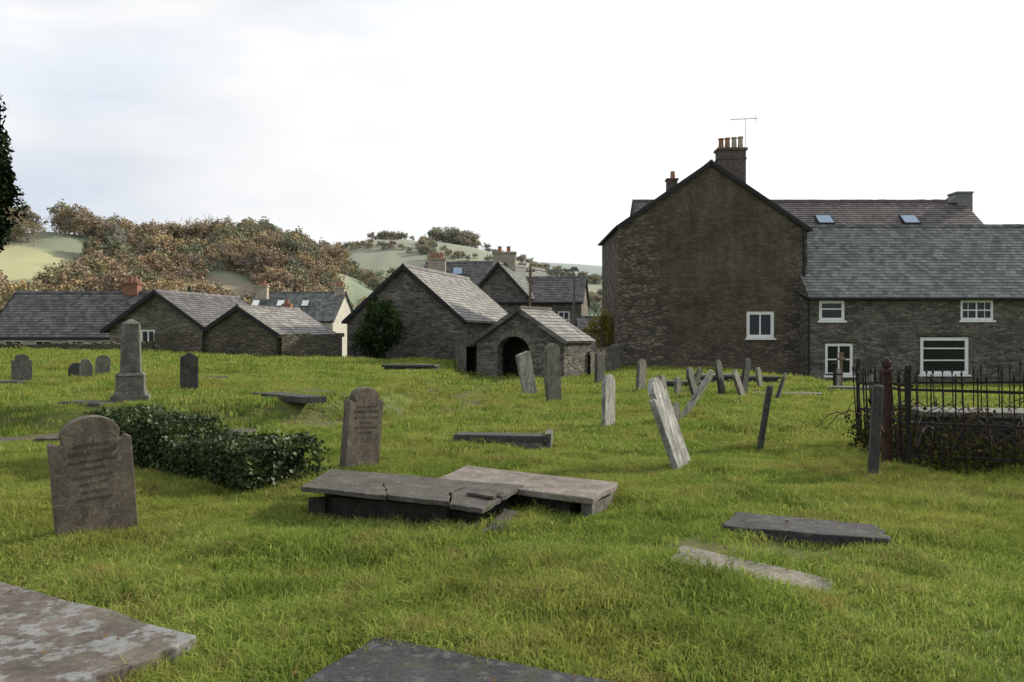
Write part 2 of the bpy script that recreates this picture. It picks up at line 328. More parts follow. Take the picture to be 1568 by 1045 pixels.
def window(par,p0,p1,o,mull=1,trans=(.5,),rev=.12,fw=.09,bars=0,name='window',mat=None,sill=True):
    mat=mat or M_white
    p0=Vector((p0[0],p0[1],0));p1=Vector((p1[0],p1[1],0)); d=(p1-p0).normalized(); nin=Vector((-d.y,d.x,0)); u0,u1,a,b=o[:4]
    P=lambda u,z,k: p0+d*u+nin*k+Vector((0,0,z)); rz=math.atan2(d.y,d.x); B=MB()
    def bx(ua,ub,za,zb,k0,k1,mi):
        cc=P((ua+ub)/2,(za+zb)/2,(k0+k1)/2); B.box(cc,(ub-ua,k1-k0,zb-za),rz,mi)
    e=.004
    bx(u0+e,u0+fw,a+e,b-e,.03,rev,0);bx(u1-fw,u1-e,a+e,b-e,.03,rev,0);bx(u0+fw,u1-fw,b-fw,b-e,.032,rev,0);bx(u0+fw,u1-fw,a+e,a+fw,.032,rev,0)
    bx(u0+fw-.01,u1-fw+.01,a+fw-.01,b-fw+.01,.10,.11,1)
    for i in range(mull):
        u=u0+(u1-u0)*(i+1)/(mull+1); bx(u-.035,u+.035,a+fw,b-fw,.045,.105,0)
    for t in trans:
        z=a+(b-a)*t; bx(u0+fw,u1-fw,z-.03,z+.03,.05,.103,0)
    for i in range(bars):
        u=u0+(u1-u0)*(i+1)/(bars+1); bx(u-.012,u+.012,a+fw,b-fw,.06,.1,0)
    if sill: bx(u0-.08,u1+.08,a-.09,a-.002,-.07,.10,0)
    return B.build(name,[mat,M_glass],par)
def stack(B,c,w,d,z0,z1,npots,rz=0,mi=0,mp=1,ph=.45,caps=True):
    B.box((c[0],c[1],(z0+z1)/2),(w,d,z1-z0),rz,mi)
    if caps: B.box((c[0],c[1],z1+.06),(w+.16,d+.16,.12),rz,mi)
    for i in range(npots):
        u=(i-(npots-1)/2)*(w*.8/max(1,npots)); x=c[0]+u*math.cos(rz);y=c[1]+u*math.sin(rz)
        B.cyl((x,y,z1+.12),(x,y,z1+.12+ph),.15,.12,10,mp); B.cyl((x,y,z1+.12+ph),(x,y,z1+.17+ph),.155,.155,10,mp)
def gabled(name,ox,oy,rdeg,W,L,z0,ze,zr,wm,rm,front=(),left=(),right=(),over=.2,ov=.25,barge=True,ridge_m=None,apex=0.0,gutter=True,parent=None,zel=None,zer=None):
    r=math.radians(rdeg); cr,sr=math.cos(r),math.sin(r)
    P=lambda u,v,z:(ox+u*cr-v*sr,oy+u*sr+v*cr,z)
    par=parent or empty(name,(ox,oy,z0)); zel=ze if zel is None else zel; zer=ze if zer is None else zer; ap=apex
    B=MB(); h=W/2
    zlow=min(zel,zer)
    def gab(v,flip):
        pts=[P(-h,v,zlow),P(h,v,zlow),P(h,v,zer),P(ap,v,zr),P(-h,v,zel)]
        pts=[q for k,q in enumerate(pts) if not (k==2 and abs(zer-zlow)<1e-6) and not (k==4 and abs(zel-zlow)<1e-6)]
        B.face(pts if not flip else list(reversed(pts)))
    panel(B,P(-h,0,0),P(h,0,0),z0,zlow,front); gab(0,False)
    panel(B,P(h,L,0),P(-h,L,0),z0,zlow,[]); gab(L,True)
    panel(B,P(-h,L,0),P(-h,0,0),z0,zel,left); panel(B,P(h,0,0),P(h,L,0),z0,zer,right)
    B.build('walls',[wm],par)
    R=MB(); sl=(zr-zel)/(ap+h); srr=(zr-zer)/(h-ap); t=.06
    slope(R,P(-h-over,L+ov,zel-over*sl+t),P(-h-over,-ov,zel-over*sl+t),P(ap,-ov,zr+t),P(ap,L+ov,zr+t))
    slope(R,P(h+over,-ov,zer-over*srr+t),P(h+over,L+ov,zer-over*srr+t),P(ap,L+ov,zr+t),P(ap,-ov,zr+t))
    R.build('roof',[rm],par)
    T=MB(); 
    n=int((L+2*ov)/.45)
    for i in range(n):
        v0=-ov+i*(L+2*ov)/n; v1=v0+(L+2*ov)/n-.012; jz=random.uniform(-.012,.012)
        T.prism([P(ap-.16,v0,zr-.02+jz),P(ap+.16,v0,zr-.02+jz),P(ap+.05,v0,zr+.14+jz),P(ap-.05,v0,zr+.14+jz)],[P(ap-.16,v1,zr-.02+jz),P(ap+.16,v1,zr-.02+jz),P(ap+.05,v1,zr+.14+jz),P(ap-.05,v1,zr+.14+jz)])
    T.build('ridge_tiles',[ridge_m or M_slateD],par)
    G=MB()
    if barge:
        for v in (-ov-.02,L+ov+.02):
            G.beam(P(-h-over,v,zel-over*sl-.02),P(ap,v,zr-.02),.05,.2); G.beam(P(h+over,v,zer-over*srr-.02),P(ap,v,zr-.02),.05,.2)
    if gutter:
        G.cyl(P(-h-over-.06,-ov,zel-over*sl-.02),P(-h-over-.06,L+ov,zel-over*sl-.02),.065,.065,8); G.cyl(P(h+over+.06,-ov,zer-over*srr-.02),P(h+over+.06,L+ov,zer-over*srr-.02),.065,.065,8)
    if G.f: G.build('bargeboards_and_gutters',[M_black],par)
    for k,(lst,a,b) in enumerate([(front,P(-h,0,0),P(h,0,0)),(left,P(-h,L,0),P(-h,0,0)),(right,P(h,0,0),P(h,L,0))]):
        for o in lst: window(par,a,b,o,**(o[4] if len(o)>4 else {}))
    return par,P
def rooflight(par,P3,du,dv,nrm,w,h,mat=None):
    B=MB(); c=Vector(P3); du=Vector(du).normalized(); dv=Vector(dv).normalized(); n=Vector(nrm).normalized()
    def bx(a0,a1,b0,b1,k0,k1,mi):
        q=lambda a,b,k:c+du*a+dv*b+n*k
        B.prism([q(a0,b0,k0),q(a1,b0,k0),q(a1,b1,k0),q(a0,b1,k0)],[q(a0,b0,k1),q(a1,b0,k1),q(a1,b1,k1),q(a0,b1,k1)],mi)
    bx(-w/2,w/2,-h/2,h/2,0,.08,0); bx(-w/2+.07,w/2-.07,-h/2+.07,h/2-.07,.081,.1,1)
    B.build('rooflight',[M_black,mat or M_rlg],par)
# ------------------------------------------------------------ gable house
W=9.36; oxg=9.96
gwin=(6.35,7.72,1.46,2.78,dict(mull=1,trans=(),fw=.16))
par,P=gabled('rendered_gable_house',oxg,41,0,W,7.5,-1.2,6.95,10.15,M_gable,M_slateD,front=[gwin],over=.12,ov=.12,apex=-.1,zel=7.0,zer=6.9)
B=MB()
B.box((11.1,42.0,10.0),(1.35,.8,1.9),0,0); B.box((11.1,42.0,10.98),(1.5,.95,.12),0,0); B.box((11.1,42.0,10.5),(1.42,.87,.08),0,0)
for k,u in enumerate((-.48,-.16,.18,.5)):
    B.cyl((11.1+u,42,11.04),(11.1+u,42,11.55+.03*k),.14,.115,10,1 if k<2 else 2); B.cyl((11.1+u,42,11.5+.03*k),(11.1+u,42,11.58+.03*k),.15,.15,10,1 if k<2 else 2)
B.box((8.15,42.2,9.0),(.5,.5,1.0),0,0); B.box((8.15,42.2,9.52),(.6,.6,.08),0,0); B.cyl((8.2,42.2,9.55),(8.2,42.2,9.95),.13,.11,10,1)
B.build('chimneys',[M_stackd,M_terra,M_buff],par)
B=MB(); B.cyl((11.85,42,10),(11.85,42,12.6),.02,.015,6); B.beam((11.1,42,12.55),(12.5,42,12.62),.025,.025)
for k in range(7): B.beam((11.2+k*.2,41.8,12.56+k*.01),(11.2+k*.2,42.25,12.56+k*.01),.012,.012)
B.beam((12.35,42,12.4),(12.35,42,12.85),.02,.02)
B.build('tv_aerial',[M_metal],par)
B=MB(); B.cyl((14.45,40.9,6.85),(14.45,40.9,3.6),.055,.055,8); 
for z in (6.5,5.4,4.3): B.box((14.45,40.93,z),(.16,.1,.05))
B.build('downpipe',[M_black],par)
B=MB(); B.beam((9.0,40.985,2.15),(11.3,40.985,2.85),.03,.05); B.beam((9.0,40.985,2.15),(8.1,40.985,1.75),.03,.04); B.beam((5.6,40.985,3.05),(8.9,40.985,3.2),.02,.03)
B.build('old_roof_scar',[m_plain('old_lime',(.11,.09,.07),.95)],par)
par,P=gabled('rear_terrace_house',26.4,48.5,90,6.5,19.3,-1,6.9,9.4,M_rub,M_slateBr,over=.2,ov=.05,barge=False,ridge_m=M_stackd)
sl=Vector((0,1,.77))
for xx in (17.6,22.4): rooflight(par,(xx,46.6,8.0+.07),(1,0,0),sl,(0,-.77,1),.95,.95)
B=MB(); B.box((26.35,48.6,9.1),(.9,1.0,1.5),0,0); B.box((26.35,48.6,9.9),(.98,1.1,.1),0,0); B.prism([(25.4,48.1,9.3),(25.9,48.1,9.3),(25.9,49.1,9.3),(25.4,49.1,9.3)],[(25.85,48.1,9.75),(25.9,48.1,9.75),(25.9,49.1,9.75),(25.85,49.1,9.75)],0)
B.build('chimney',[M_lead],par)
ox=33.0;L=18.75;x0=ox-L
def O(xa,xb,za,zb,**k): return (xa-x0,xb-x0,za,zb,k)
ops=[O(14.86,16.1,2.3,3.28,mull=0,trans=(.58,),fw=.14),O(21.7,23.3,2.32,3.3,mull=1,trans=(.5,),fw=.12,bars=3),
     O(15.15,16.5,-.35,1.2,mull=1,trans=(.5,),fw=.13),O(19.75,22.1,-.3,1.5,mull=0,trans=(.38,.7),fw=.16),O(25.5,27,2.3,3.3),O(25.5,27,-.3,1.4)]
par,P=gabled('stone_cottage',ox,44.0,90,8.0,L,-1.6,3.6,7.35,M_rub,M_slate,left=ops,over=.25,ov=-.02,barge=False)
B=MB(); 
for xa,xb,z in ((14.7,16.3,3.34),(21.5,23.5,3.36),(15,16.7,1.26),(19.55,22.3,1.56)):
    B.box(((xa+xb)/2,39.985,z+.08),((xb-xa),.06,.16),0,0)
B.build('lintels',[M_rubB],par)
B=MB(); B.cyl((14.3,39.85,3.3),(14.3,39.85,-.9),.05,.05,8); B.beam((14.2,39.7,3.36),(14.2,40.9,3.6),.08,.08); B.build('downpipe',[M_black],par)
# ------------------------------------------------------------ lych gate
def lych():
    ox,oy,r=.27,31.0,math.radians(-30); cr,sr=math.cos(r),math.sin(r); P=lambda u,v,z:(ox+u*cr-v*sr,oy+u*sr+v*cr,z)
    par=empty('lych_gate',(ox,oy,0)); h=1.88;ze=1.42;zr=2.58;L=2.4; z0=-.3; au=-.25; aw=.72; asp=1.0; ar=.62
    B=MB()
    def bot(u):
        k=(u-au)/aw
        return z0 if abs(k)>=1 else asp-.05+ar*math.sqrt(max(0,1-k*k))
    us=sorted(set([-h,h,0]+[au+aw*math.cos(math.pi*i/16) for i in range(17)]+list(np.linspace(-h,h,9))))
    top=lambda u: zr-(zr-ze)*abs(u)/h
    for v,fl in ((0,0),(.42,1),(L,1)):
        for i in range(len(us)-1):
            a,b=us[i],us[i+1]; mid=(a+b)/2
            ba,bb=(bot(a),bot(b)) if abs((mid-au)/aw)<1 else (z0,z0)
            if abs((mid-au)/aw)<1:
                if abs((a-au)/aw)>=1-1e-6: ba=asp-.05
                if abs((b-au)/aw)>=1-1e-6: bb=asp-.05
            if v==L: ba=bb=z0
            f=[P(a,v,ba),P(b,v,bb),P(b,v,top(b)),P(a,v,top(a))]; B.face(f if not fl else f[::-1])
    n=16; arc=[(au+aw*math.cos(math.pi*(1-i/n)),asp-.05+ar*math.sin(math.pi*i/n)) for i in range(n+1)]; pr=[(au-aw,z0)]+arc+[(au+aw,z0)]
    for (a,za),(b,zb) in zip(pr[:-1],pr[1:]): B.face([P(a,0,za),P(a,.42,za),P(b,.42,zb),P(b,0,zb)])
    for s in (-1,1): 
        f=[P(s*h,0,z0),P(s*h,L,z0),P(s*h,L,ze),P(s*h,0,ze)]; B.face(f)
    B.build('walls',[M_rub],par)
    V=MB(); n=13
    for i in range(n):
        t0,t1=math.pi*(i+.04)/n,math.pi*(i+.96)/n; q=lambda t,k,v:P(au+(aw+k)*math.cos(t),v,asp-.05+(ar+k)*math.sin(t))
        V.prism([q(t0,.0,-.03),q(t1,.0,-.03),q(t1,.0,.1),q(t0,.0,.1)],[q(t0,.24,-.03),q(t1,.24,-.03),q(t1,.24,.1),q(t0,.24,.1)])
    V.build('arch_stones',[m_plain('arch_stone',(.13,.12,.095),.9,var=.5,s=4)],par)
    R=MB(); ov=.1; over=.15; sl=(zr-ze)/h; t=.05
    slope(R,P(-h-over,L+ov,ze-over*sl+t),P(-h-over,-ov,ze-over*sl+t),P(0,-ov,zr+t),P(0,L+ov,zr+t)); slope(R,P(h+over,-ov,ze-over*sl+t),P(h+over,L+ov,ze-over*sl+t),P(0,L+ov,zr+t),P(0,-ov,zr+t))
    R.build('roof',[M_slateL],par)
    T=MB(); T.beam(P(0,-ov,zr+.08),P(0,L+ov,zr+.08),.2,.1)
    T.beam(P(-h-over,-ov-.03,ze-over*sl),P(0,-ov-.03,zr),.06,.16);T.beam(P(h+over,-ov-.03,ze-over*sl),P(0,-ov-.03,zr),.06,.16)
    T.build('verge_and_ridge',[M_slateD],par)
    G=MB()
    for i in range(9):
        u=au+.1+.06*i; G.cyl(P(u,.5,.03),P(u,.5,1.15+.05*math.sin(i)),.012,.012,6)
    G.beam(P(au+.05,.5,.15),P(au+.68,.5,.15),.02,.04); G.beam(P(au+.05,.5,1.0),P(au+.68,.5,1.0),.02,.04); G.build('iron_gate',[M_iron],par)
lych()
# ------------------------------------------------------------ barn and other houses
gabled('stone_barn',-5.5,42,-15,6.3,10.5,-1.8,2.4,5.1,M_rub,M_slateL,over=.15,ov=.12)
gabled('wall_outbuilding',-12.75,38.5,-18,4.3,5,-1,1.65,2.9,M_rubB,M_slateL,over=.15,ov=.1,apex=.0)
par,P=gabled('stone_workshop',-19.3,45,-12,5.9,8,-2,2.0,3.95,M_rubL,M_slateD,over=.3,ov=.3,front=[(1.9,2.8,1.0,1.9,dict(mull=1,trans=(),fw=.1))])
par,P=gabled('slate_roof_house',-20.9,50.5,90,5.5,9.3,-2.2,1.6,4.15,M_cream,M_slateD,left=[(.8,1.9,.5,1.3),(2.6,3.6,.5,1.3),(4.5,5.5,.5,1.3),(6.4,7.4,.5,1.3)],over=.2,ov=.1)
B=MB(); stack(B,(-23.2,50.5),.9,.6,4,4.7,2,0,0,1,.35); B.build('chimney',[M_brick,M_terra],par)
par,P=gabled('grey_shed',-30.5,50,90,4,4,-2.2,.6,2.3,M_rub,M_slateD,over=.15,ov=.1,barge=False)
par,P=gabled('small_slate_house',-19.2,58,90,4,4.0,-2,2.3,3.6,M_cream,M_slateD,over=.15,ov=.1,barge=False)
par,P=gabled('skylight_house',-15.2,75,82,6,8.2,-3,2.9,5.4,M_cream,M_slate,over=.2,ov=.2,barge=False)
for k in (-7.0,-4.9,-2.8): 
    rooflight(par,(-15.2+k-.3,73.6+k*.14,4.33),(1,.14,0),(0,1,.83),(0,-.83,1),.7,.9,M_white)
B=MB(); stack(B,(-22.5,74.5),1.0,.7,4.8,5.9,2,0,0,1,.4); stack(B,(-15.6,75),.9,.6,4.9,5.8,2,0,0,1,.4); B.build('chimneys',[M_beige,M_terra],par)
par,P=gabled('brick_chimney_cottage',-17.2,64,90,4.5,4.2,-3,1.7,3.2,M_cream,M_slateD,over=.15,ov=.1,barge=False)
B=MB(); B.box((-17.4,64,3.2),(.7,.7,1.6),0,0); B.cyl((-17.4,64,4.0),(-17.4,64,4.4),.14,.12,10,1); B.build('chimney',[M_brick,M_terra],par)
par,P=gabled('village_gable_house',-.9,57,-28,4.4,7,-2.5,4.3,6.5,M_rub,M_slate,over=.2,ov=.15)
B=MB(); stack(B,(-.55,58.2),1.55,.75,5.2,7.3,2,0,0,1,.35); B.build('chimney',[M_beige,M_terra],par)
par,P=gabled('village_terrace_house',5.1,58,80,5,6.0,-2.5,3.9,5.6,M_rubL,M_slateD,left=[(2.2,3.0,2.1,3.2),(4.4,5.2,2.1,3.2)],over=.2,ov=.15,barge=False)
par,P=gabled('rooflight_house',-1.5,64,80,5,5.2,-2.5,5.3,7.2,M_rub,M_slateD,over=.2,ov=.15,barge=False)
for k in (-3.6,-2.2): rooflight(par,(-1.9+k,62.3,6.35),(1,.15,0),(0,1,.76),(0,-.76,1),.8,1.0)
B=MB(); stack(B,(-5.6,62),1.25,.7,4.2,7.2,3,0,0,1,.35); B.build('chimney',[M_beige,M_terra],par)
par,P=gabled('cream_outbuilding',5.6,50,90,3,1.6,-2,1.9,2.6,M_cream,M_slateL,over=.1,ov=.1,barge=False)
def pole(x,y,z0,z1,r):
    B=MB(); B.cyl((x,y,z0),(x,y,z1),r,r*.75,10); return B
B=pole(.97,44,-2,5.3,.09); B.box((.97,44,5.0),(.5,.08,.08)); B.cyl((.8,44,5.04),(.8,44,5.16),.03,.03,6); B.cyl((1.14,44,5.04),(1.14,44,5.16),.03,.03,6); B.build('telegraph_pole',[M_wood])
B=MB(); x=3.6;B.cyl((x,48,-2),(x,48,5.1),.09,.06,10); B.cyl((x,48,5.1),(x-.15,48,5.4),.05,.05,8); B.cyl((x-.15,48,5.4),(x-1.2,48,5.35),.04,.035,8)
B.prism([(x-.3,47.85,5.3),(x+.3,47.85,5.3),(x+.3,48.15,5.3),(x-.3,48.15,5.3)],[(x-.15,47.9,5.55),(x+.15,47.9,5.55),(x+.15,48.1,5.55),(x-.15,48.1,5.55)]); B.prism([(x-1.4,47.9,5.25),(x-1.0,47.9,5.25),(x-1.0,48.1,5.25),(x-1.4,48.1,5.25)],[(x-1.35,47.93,5.4),(x-1.0,47.93,5.4),(x-1.0,48.07,5.4),(x-1.35,48.07,5.4)]); B.build('street_lamp',[M_lead])
B=pole(-14.2,58,-3,3.0,.07); B.box((-14.2,58,2.8),(.5,.08,.08)); B.build('telegraph_pole',[M_wood])
# ------------------------------------------------------------ boundary walls
def wallrun(name,pts,hts,th=.45,mat=M_rubB):
    B=MB()
    for k in range(len(pts)-1):
        a=Vector((*pts[k],0));b=Vector((*pts[k+1],0)); L=(b-a).length; n=max(2,int(L/.5)); d=(b-a)/L; s=Vector((d.y,-d.x,0))*th/2
        pv=None
        for i in range(n+1):
            t=i/n; c=a.lerp(b,t); zt=hts[k]*(1-t)+hts[k+1]*t+random.uniform(-.03,.03); zb=g(c.x,c.y)-.5
            cur=[c+s+Vector((0,0,zb)),c+s+Vector((0,0,zt)),c-s+Vector((0,0,zt)),c-s+Vector((0,0,zb-1.5))]
            if pv:
                for j in range(3): B.face([pv[j],cur[j],cur[j+1],pv[j+1]])
            pv=cur
        u=0
        while u<L:
            w=random.uniform(.12,.32); hh=random.uniform(.10,.2); c=a+d*(u+w/2); zt=hts[k]*(1-u/L)+hts[k+1]*u/L
            B.box((c.x,c.y,zt+hh/2-.03),(w*.96,th*random.uniform(.85,1.05),hh),math.atan2(d.y,d.x)+random.uniform(-.05,.05),0); u+=w
    B.build(name,[mat])
wallrun('churchyard_wall',[(-40,37),(-26,38),(-16.6,38.4)],[1.05,1.05,1.15])
wallrun('churchyard_wall',[(-16.6,38.4),(-14.6,39.0)],[1.6,1.65])
wallrun('churchyard_wall',[(-10.6,37.6),(-8.4,40.2)],[1.5,1.55])
wallrun('churchyard_wall',[(-2.6,40.6),(-2.0,34),(-1.55,32.2)],[1.6,1.3,1.2],mat=M_rub)
wallrun('churchyard_wall',[(2.8,31.8),(4.2,36),(5.25,40.6)],[.85,.9,1.05],mat=M_rub)
# ------------------------------------------------------------ gravestones
GM=[m_grave('sandstone',(.15,.12,.095),(.28,.27,.22),(.09,.09,.045),.4,.35,2),m_grave('grey_stone',(.14,.136,.115),(.32,.33,.27),(.085,.10,.04),.5,.55,2),
    m_grave('pale_stone',(.31,.31,.28),(.44,.45,.40),(.11,.13,.06),.5,.65,2,.8),m_grave('slate_stone',(.065,.062,.06),(.17,.18,.15),(.06,.08,.025),.35,.5,2)]
def outline(st,w,h):
    h2=w/2; pts=[(-h2,-.35)]
    arc=lambda cx,cz,rx,rz,a0,a1,n:[(cx+rx*math.cos(math.radians(a0+(a1-a0)*i/n)),cz+rz*math.sin(math.radians(a0+(a1-a0)*i/n))) for i in range(n+1)]
    if st=='round': pts+=arc(0,h-h2*.8,h2,h2*.8,180,0,18)
    elif st=='shoulder':
        e=w*.13; hs=h-h2*.62
        pts+=[(-h2,hs-e*.3)]+arc(-h2+e*.1,hs-e*.1,e*.1,e*.1,180,90,2)+[(-h2+e*.45,hs)]+arc(-h2+e,hs+e*.1,e*.5,e*.45,200,300,4)+arc(0,hs+.02,h2-e,h-hs-.02,170,10,16)+arc(h2-e,hs+e*.1,e*.5,e*.45,240,340,4)+[(h2-e*.45,hs),(h2,hs-e*.3)]
    elif st=='gothic':
        hs=h-h2*1.2
        pts+=[(-h2,hs)]+[(-h2+h2*t**1.5,hs+(h-hs)*math.sin(t*math.pi/2)) for t in (.2,.4,.6,.8,1)]+[(h2-h2*t**1.5,hs+(h-hs)*math.sin(t*math.pi/2)) for t in (.8,.6,.4,.2)]+[(h2,hs)]
    elif st=='ogee':
        hs=h-h2*.5; pts+=[(-h2,hs)]+[(-h2+w*t,hs+(h-hs)*(.5-.5*math.cos(2*math.pi*t))) for t in (.1,.2,.3,.4,.5,.6,.7,.8,.9)]+[(h2,hs)]
    else: pts+=[(-h2,h-.02),(-h2+.03,h),(0,h-.01),(h2-.06,h-.012),(h2,h-.05)]
    return pts+[(h2,-.35)]
def stone(x,y,w,h,st='round',th=.09,rot=45,side=0,back=0,m=0,text=None,name='gravestone',zoff=0):
    loc=(x,y,g(x,y)+zoff); par=empty(name,loc); o=outline(st,w,h)
    B=MB(); f=[(a,-th/2,b) for a,b in o]; bk=[(a,th/2,b) for a,b in o]; B.prism(f[::-1],bk[::-1])
    ob=B.build('headstone_slab',[GM[m]],None,weld=True,bevel=.012)
    Mx=Matrix.Rotation(math.radians(rot),4,'Z')@Matrix.Rotation(math.radians(back),4,'X')@Matrix.Rotation(math.radians(side),4,'Y')
    ob.parent=par; ob.matrix_basis=Mx
    if text:
        for k,(s,size) in enumerate(text):
            cu=bpy.data.curves.new('inscription','FONT'); cu.body=s; cu.size=size; cu.align_x='CENTER'; cu.extrude=.0008; cu.materials.append(M_ins)
            t=bpy.data.objects.new('inscription_line',cu); COL.objects.link(t); t.parent=par
            t.matrix_basis=Mx@Matrix.Translation((0,-th/2-.001,h*.76-k*.062))@Matrix.Rotation(math.radians(90),4,'X')
    return par
M_ins=m_grave('inscription_stone',(.085,.068,.054),(.18,.17,.14),(.07,.07,.04),.4,.4,2)
T1=[('IN MEMORY OF',.042),('ROBERT WARD',.05),('son of John & Ann Ward',.034),('of this Parish',.034),('who departed this life',.034),('June 4th 1838',.036),('aged 52 years',.034),('Also ANN his wife',.034)]
stone(-3.38,6.75,.60,1.0,'shoulder',.10,38,-5,4,0,T1)
stone(-1.86,10.05,.50,1.03,'shoulder',.12,46,3,3,0,T1[:6])
stone(-6.87,17.6,.36,.86,'ogee',.10,30,0,0,3)
stone(-11.5,19.4,.42,.66,'shoulder',.08,30,0,0,1)
stone(-11.0,20.9,.42,.42,'round',.08,25,5,0,3)
stone(-10.8,21.8,.36,.55,'round',.08,35,3,0,1)
stone(-10.5,20.4,.3,.5,'gothic',.08,35,-3,0,1)
stone(.5,22.3,.46,1.22,'flat',.08,40,-19,6,2)
stone(.98,21.2,.3,.95,'round',.07,50,-9,0,1)
stone(1.0,19.6,.42,1.42,'round',.10,38,-6,3,1)
stone(2.85,27,.5,1.0,'flat',.1,55,2,0,3)
stone(1.68,14.4,.5,.95,'round',.07,62,-5,2,2)
stone(2.6,21.9,.4,.55,'flat',.08,60,-3,0,1)
stone(3.65,23.5,.55,.95,'round',.09,60,2,2,1)
stone(4.3,21.5,.4,.5,'round',.08,60,6,0,1)
stone(2.08,10.05,.62,1.17,'shoulder',.075,64,-12,-16,2)
stone(3.28,17.5,.5,.85,'ogee',.08,66,-16,-6,1)
stone(3.35,16.2,.5,1.05,'flat',.07,66,20,30,2)
stone(3.05,15.4,.35,.4,'flat',.07,60,-24,4,1)
stone(4.55,20.4,.45,.8,'round',.07,64,-14,-12,3)
stone(4.9,22.6,.45,.7,'flat',.07,60,14,18,1)
stone(5.6,22.0,.42,.95,'round',.08,58,-8,-6,3)
stone(6.0,21.5,.45,.75,'flat',.08,62,-20,-14,1)
stone(6.25,22.4,.35,.98,'round',.08,50,6,6,3)
stone(6.6,20.6,.45,.7,'ogee',.07,66,10,16,3)
stone(7.4,24.6,.45,.7,'round',.07,60,-8,-6,1)
stone(3.62,12.1,.5,.96,'flat',.08,74,3,9,3)
stone(9.9,25.2,.4,.7,'flat',.1,50,3,0,3)
stone(10.6,24.6,.4,.55,'flat',.1,45,3,0,1)
stone(4.1,9.4,.32,1.06,'flat',.10,70,2,3,3,name='stone_gatepost')
stone(5.7,26.5,.5,.6,'round',.09,60,0,0,1)
def pillar(x,y):
    z=g(x,y); par=empty('pillar_monument',(x,y,z)); rz=math.radians(20); B=MB()
    def fr(z0,z1,a,b,mi=0):
        q=lambda s,t,zz,k:(x+s*k*math.cos(rz)-t*k*math.sin(rz),y+s*k*math.sin(rz)+t*k*math.cos(rz),z+zz)
        B.prism([q(-1,-1,z0,a),q(1,-1,z0,a),q(1,1,z0,a),q(-1,1,z0,a)],[q(-1,-1,z1,b),q(1,-1,z1,b),q(1,1,z1,b),q(-1,1,z1,b)],mi)
    fr(-.3,.14,.33,.32); fr(.14,.22,.27,.25); fr(.22,.5,.24,.235); fr(.5,.56,.26,.20); fr(.56,1.46,.175,.15); fr(1.46,1.54,.15,.02)
    B.build('stepped_pillar',[GM[1]],par,weld=True,bevel=.01)
pillar(-7.05,15.3)
def slabpoly(pts,jag=.015,n=5):
    out=[]
    for k in range(len(pts)):
        a,b=pts[k],pts[(k+1)%len(pts)]
        for i in range(n):
            t=i/n; j=jag if i else jag*.5; out.append((a[0]*(1-t)+b[0]*t+random.uniform(-j,j),a[1]*(1-t)+b[1]*t+random.uniform(-j,j)))
    return out
SLABS=[]
def ledger(B,pts,zt,th,tilt=(0,0),jag=.015,mi=0,excl=True,n=5):
    cx=sum(p[0] for p in pts)/len(pts);cy=sum(p[1] for p in pts)/len(pts)
    o=slabpoly(pts,jag,n); area=sum(o[i][0]*o[(i+1)%len(o)][1]-o[(i+1)%len(o)][0]*o[i][1] for i in range(len(o)))
    if area<0:o=o[::-1]
    f=lambda p,z:(p[0],p[1],z+(p[0]-cx)*tilt[0]+(p[1]-cy)*tilt[1])
    B.prism([f(p,zt-th) for p in o],[f(p,zt) for p in o],mi)
    if excl: SLABS.append(pts)
M_led=m_grave('ledger_brown',(.125,.105,.09),(.25,.255,.25),(.075,.08,.04),.8,.35,.6,0,.50)
M_ledP=m_grave('ledger_pink',(.20,.17,.145),(.31,.30,.26),(.085,.10,.04),.5,.45,1.2,0)
M_ledD=m_grave('ledger_dark',(.045,.043,.046),(.12,.12,.115),(.06,.075,.025),.6,.45,1.2,0,.54)
M_ledY=m_grave('ledger_buff',(.20,.18,.145),(.30,.29,.24),(.09,.11,.045),.5,.6,2,0)
def one(name,pts,zt,th,mat,tilt=(0,0),jag=.015,bevel=.01):
    B=MB(); ledger(B,pts,zt,th,tilt,jag); return B.build(name,[mat],weld=True,bevel=bevel)
one('ledger_slab',[(-4.2,5.75),(-3.22,5.2),(-1.62,4.27),(-1.72,3.97),(-2.3,3.3),(-3.2,2.8),(-4.9,3.9)],.10,.2,M_led,jag=.025)
one('ledger_slab',[(-.70,4.28),(.8,3.55),(.4,2.6),(-1.15,3.2)],.09,.2,M_ledD,jag=.012)
one('ledger_slab',[(1.23,5.95),(1.05,5.55),(1.93,5.02),(2.06,5.3)],.105,.12,M_ledY,(-.035,.04),.014)
one('ledger_slab',[(1.93,7.1),(2.92,6.6),(2.80,6.1),(1.66,6.5)],.135,.09,M_ledD,(-.01,-.02),.028)
M_ledD2=m_grave('ledger_grey',(.085,.075,.066),(.20,.19,.165),(.065,.085,.03),.5,.5,1.6,0)
M_dark=m_grave('dark_side_stone',(.035,.032,.028),(.08,.08,.06),(.04,.055,.02),.3,.6,2,.3)  # very dark stone for the table tomb sides beneath the top slabs
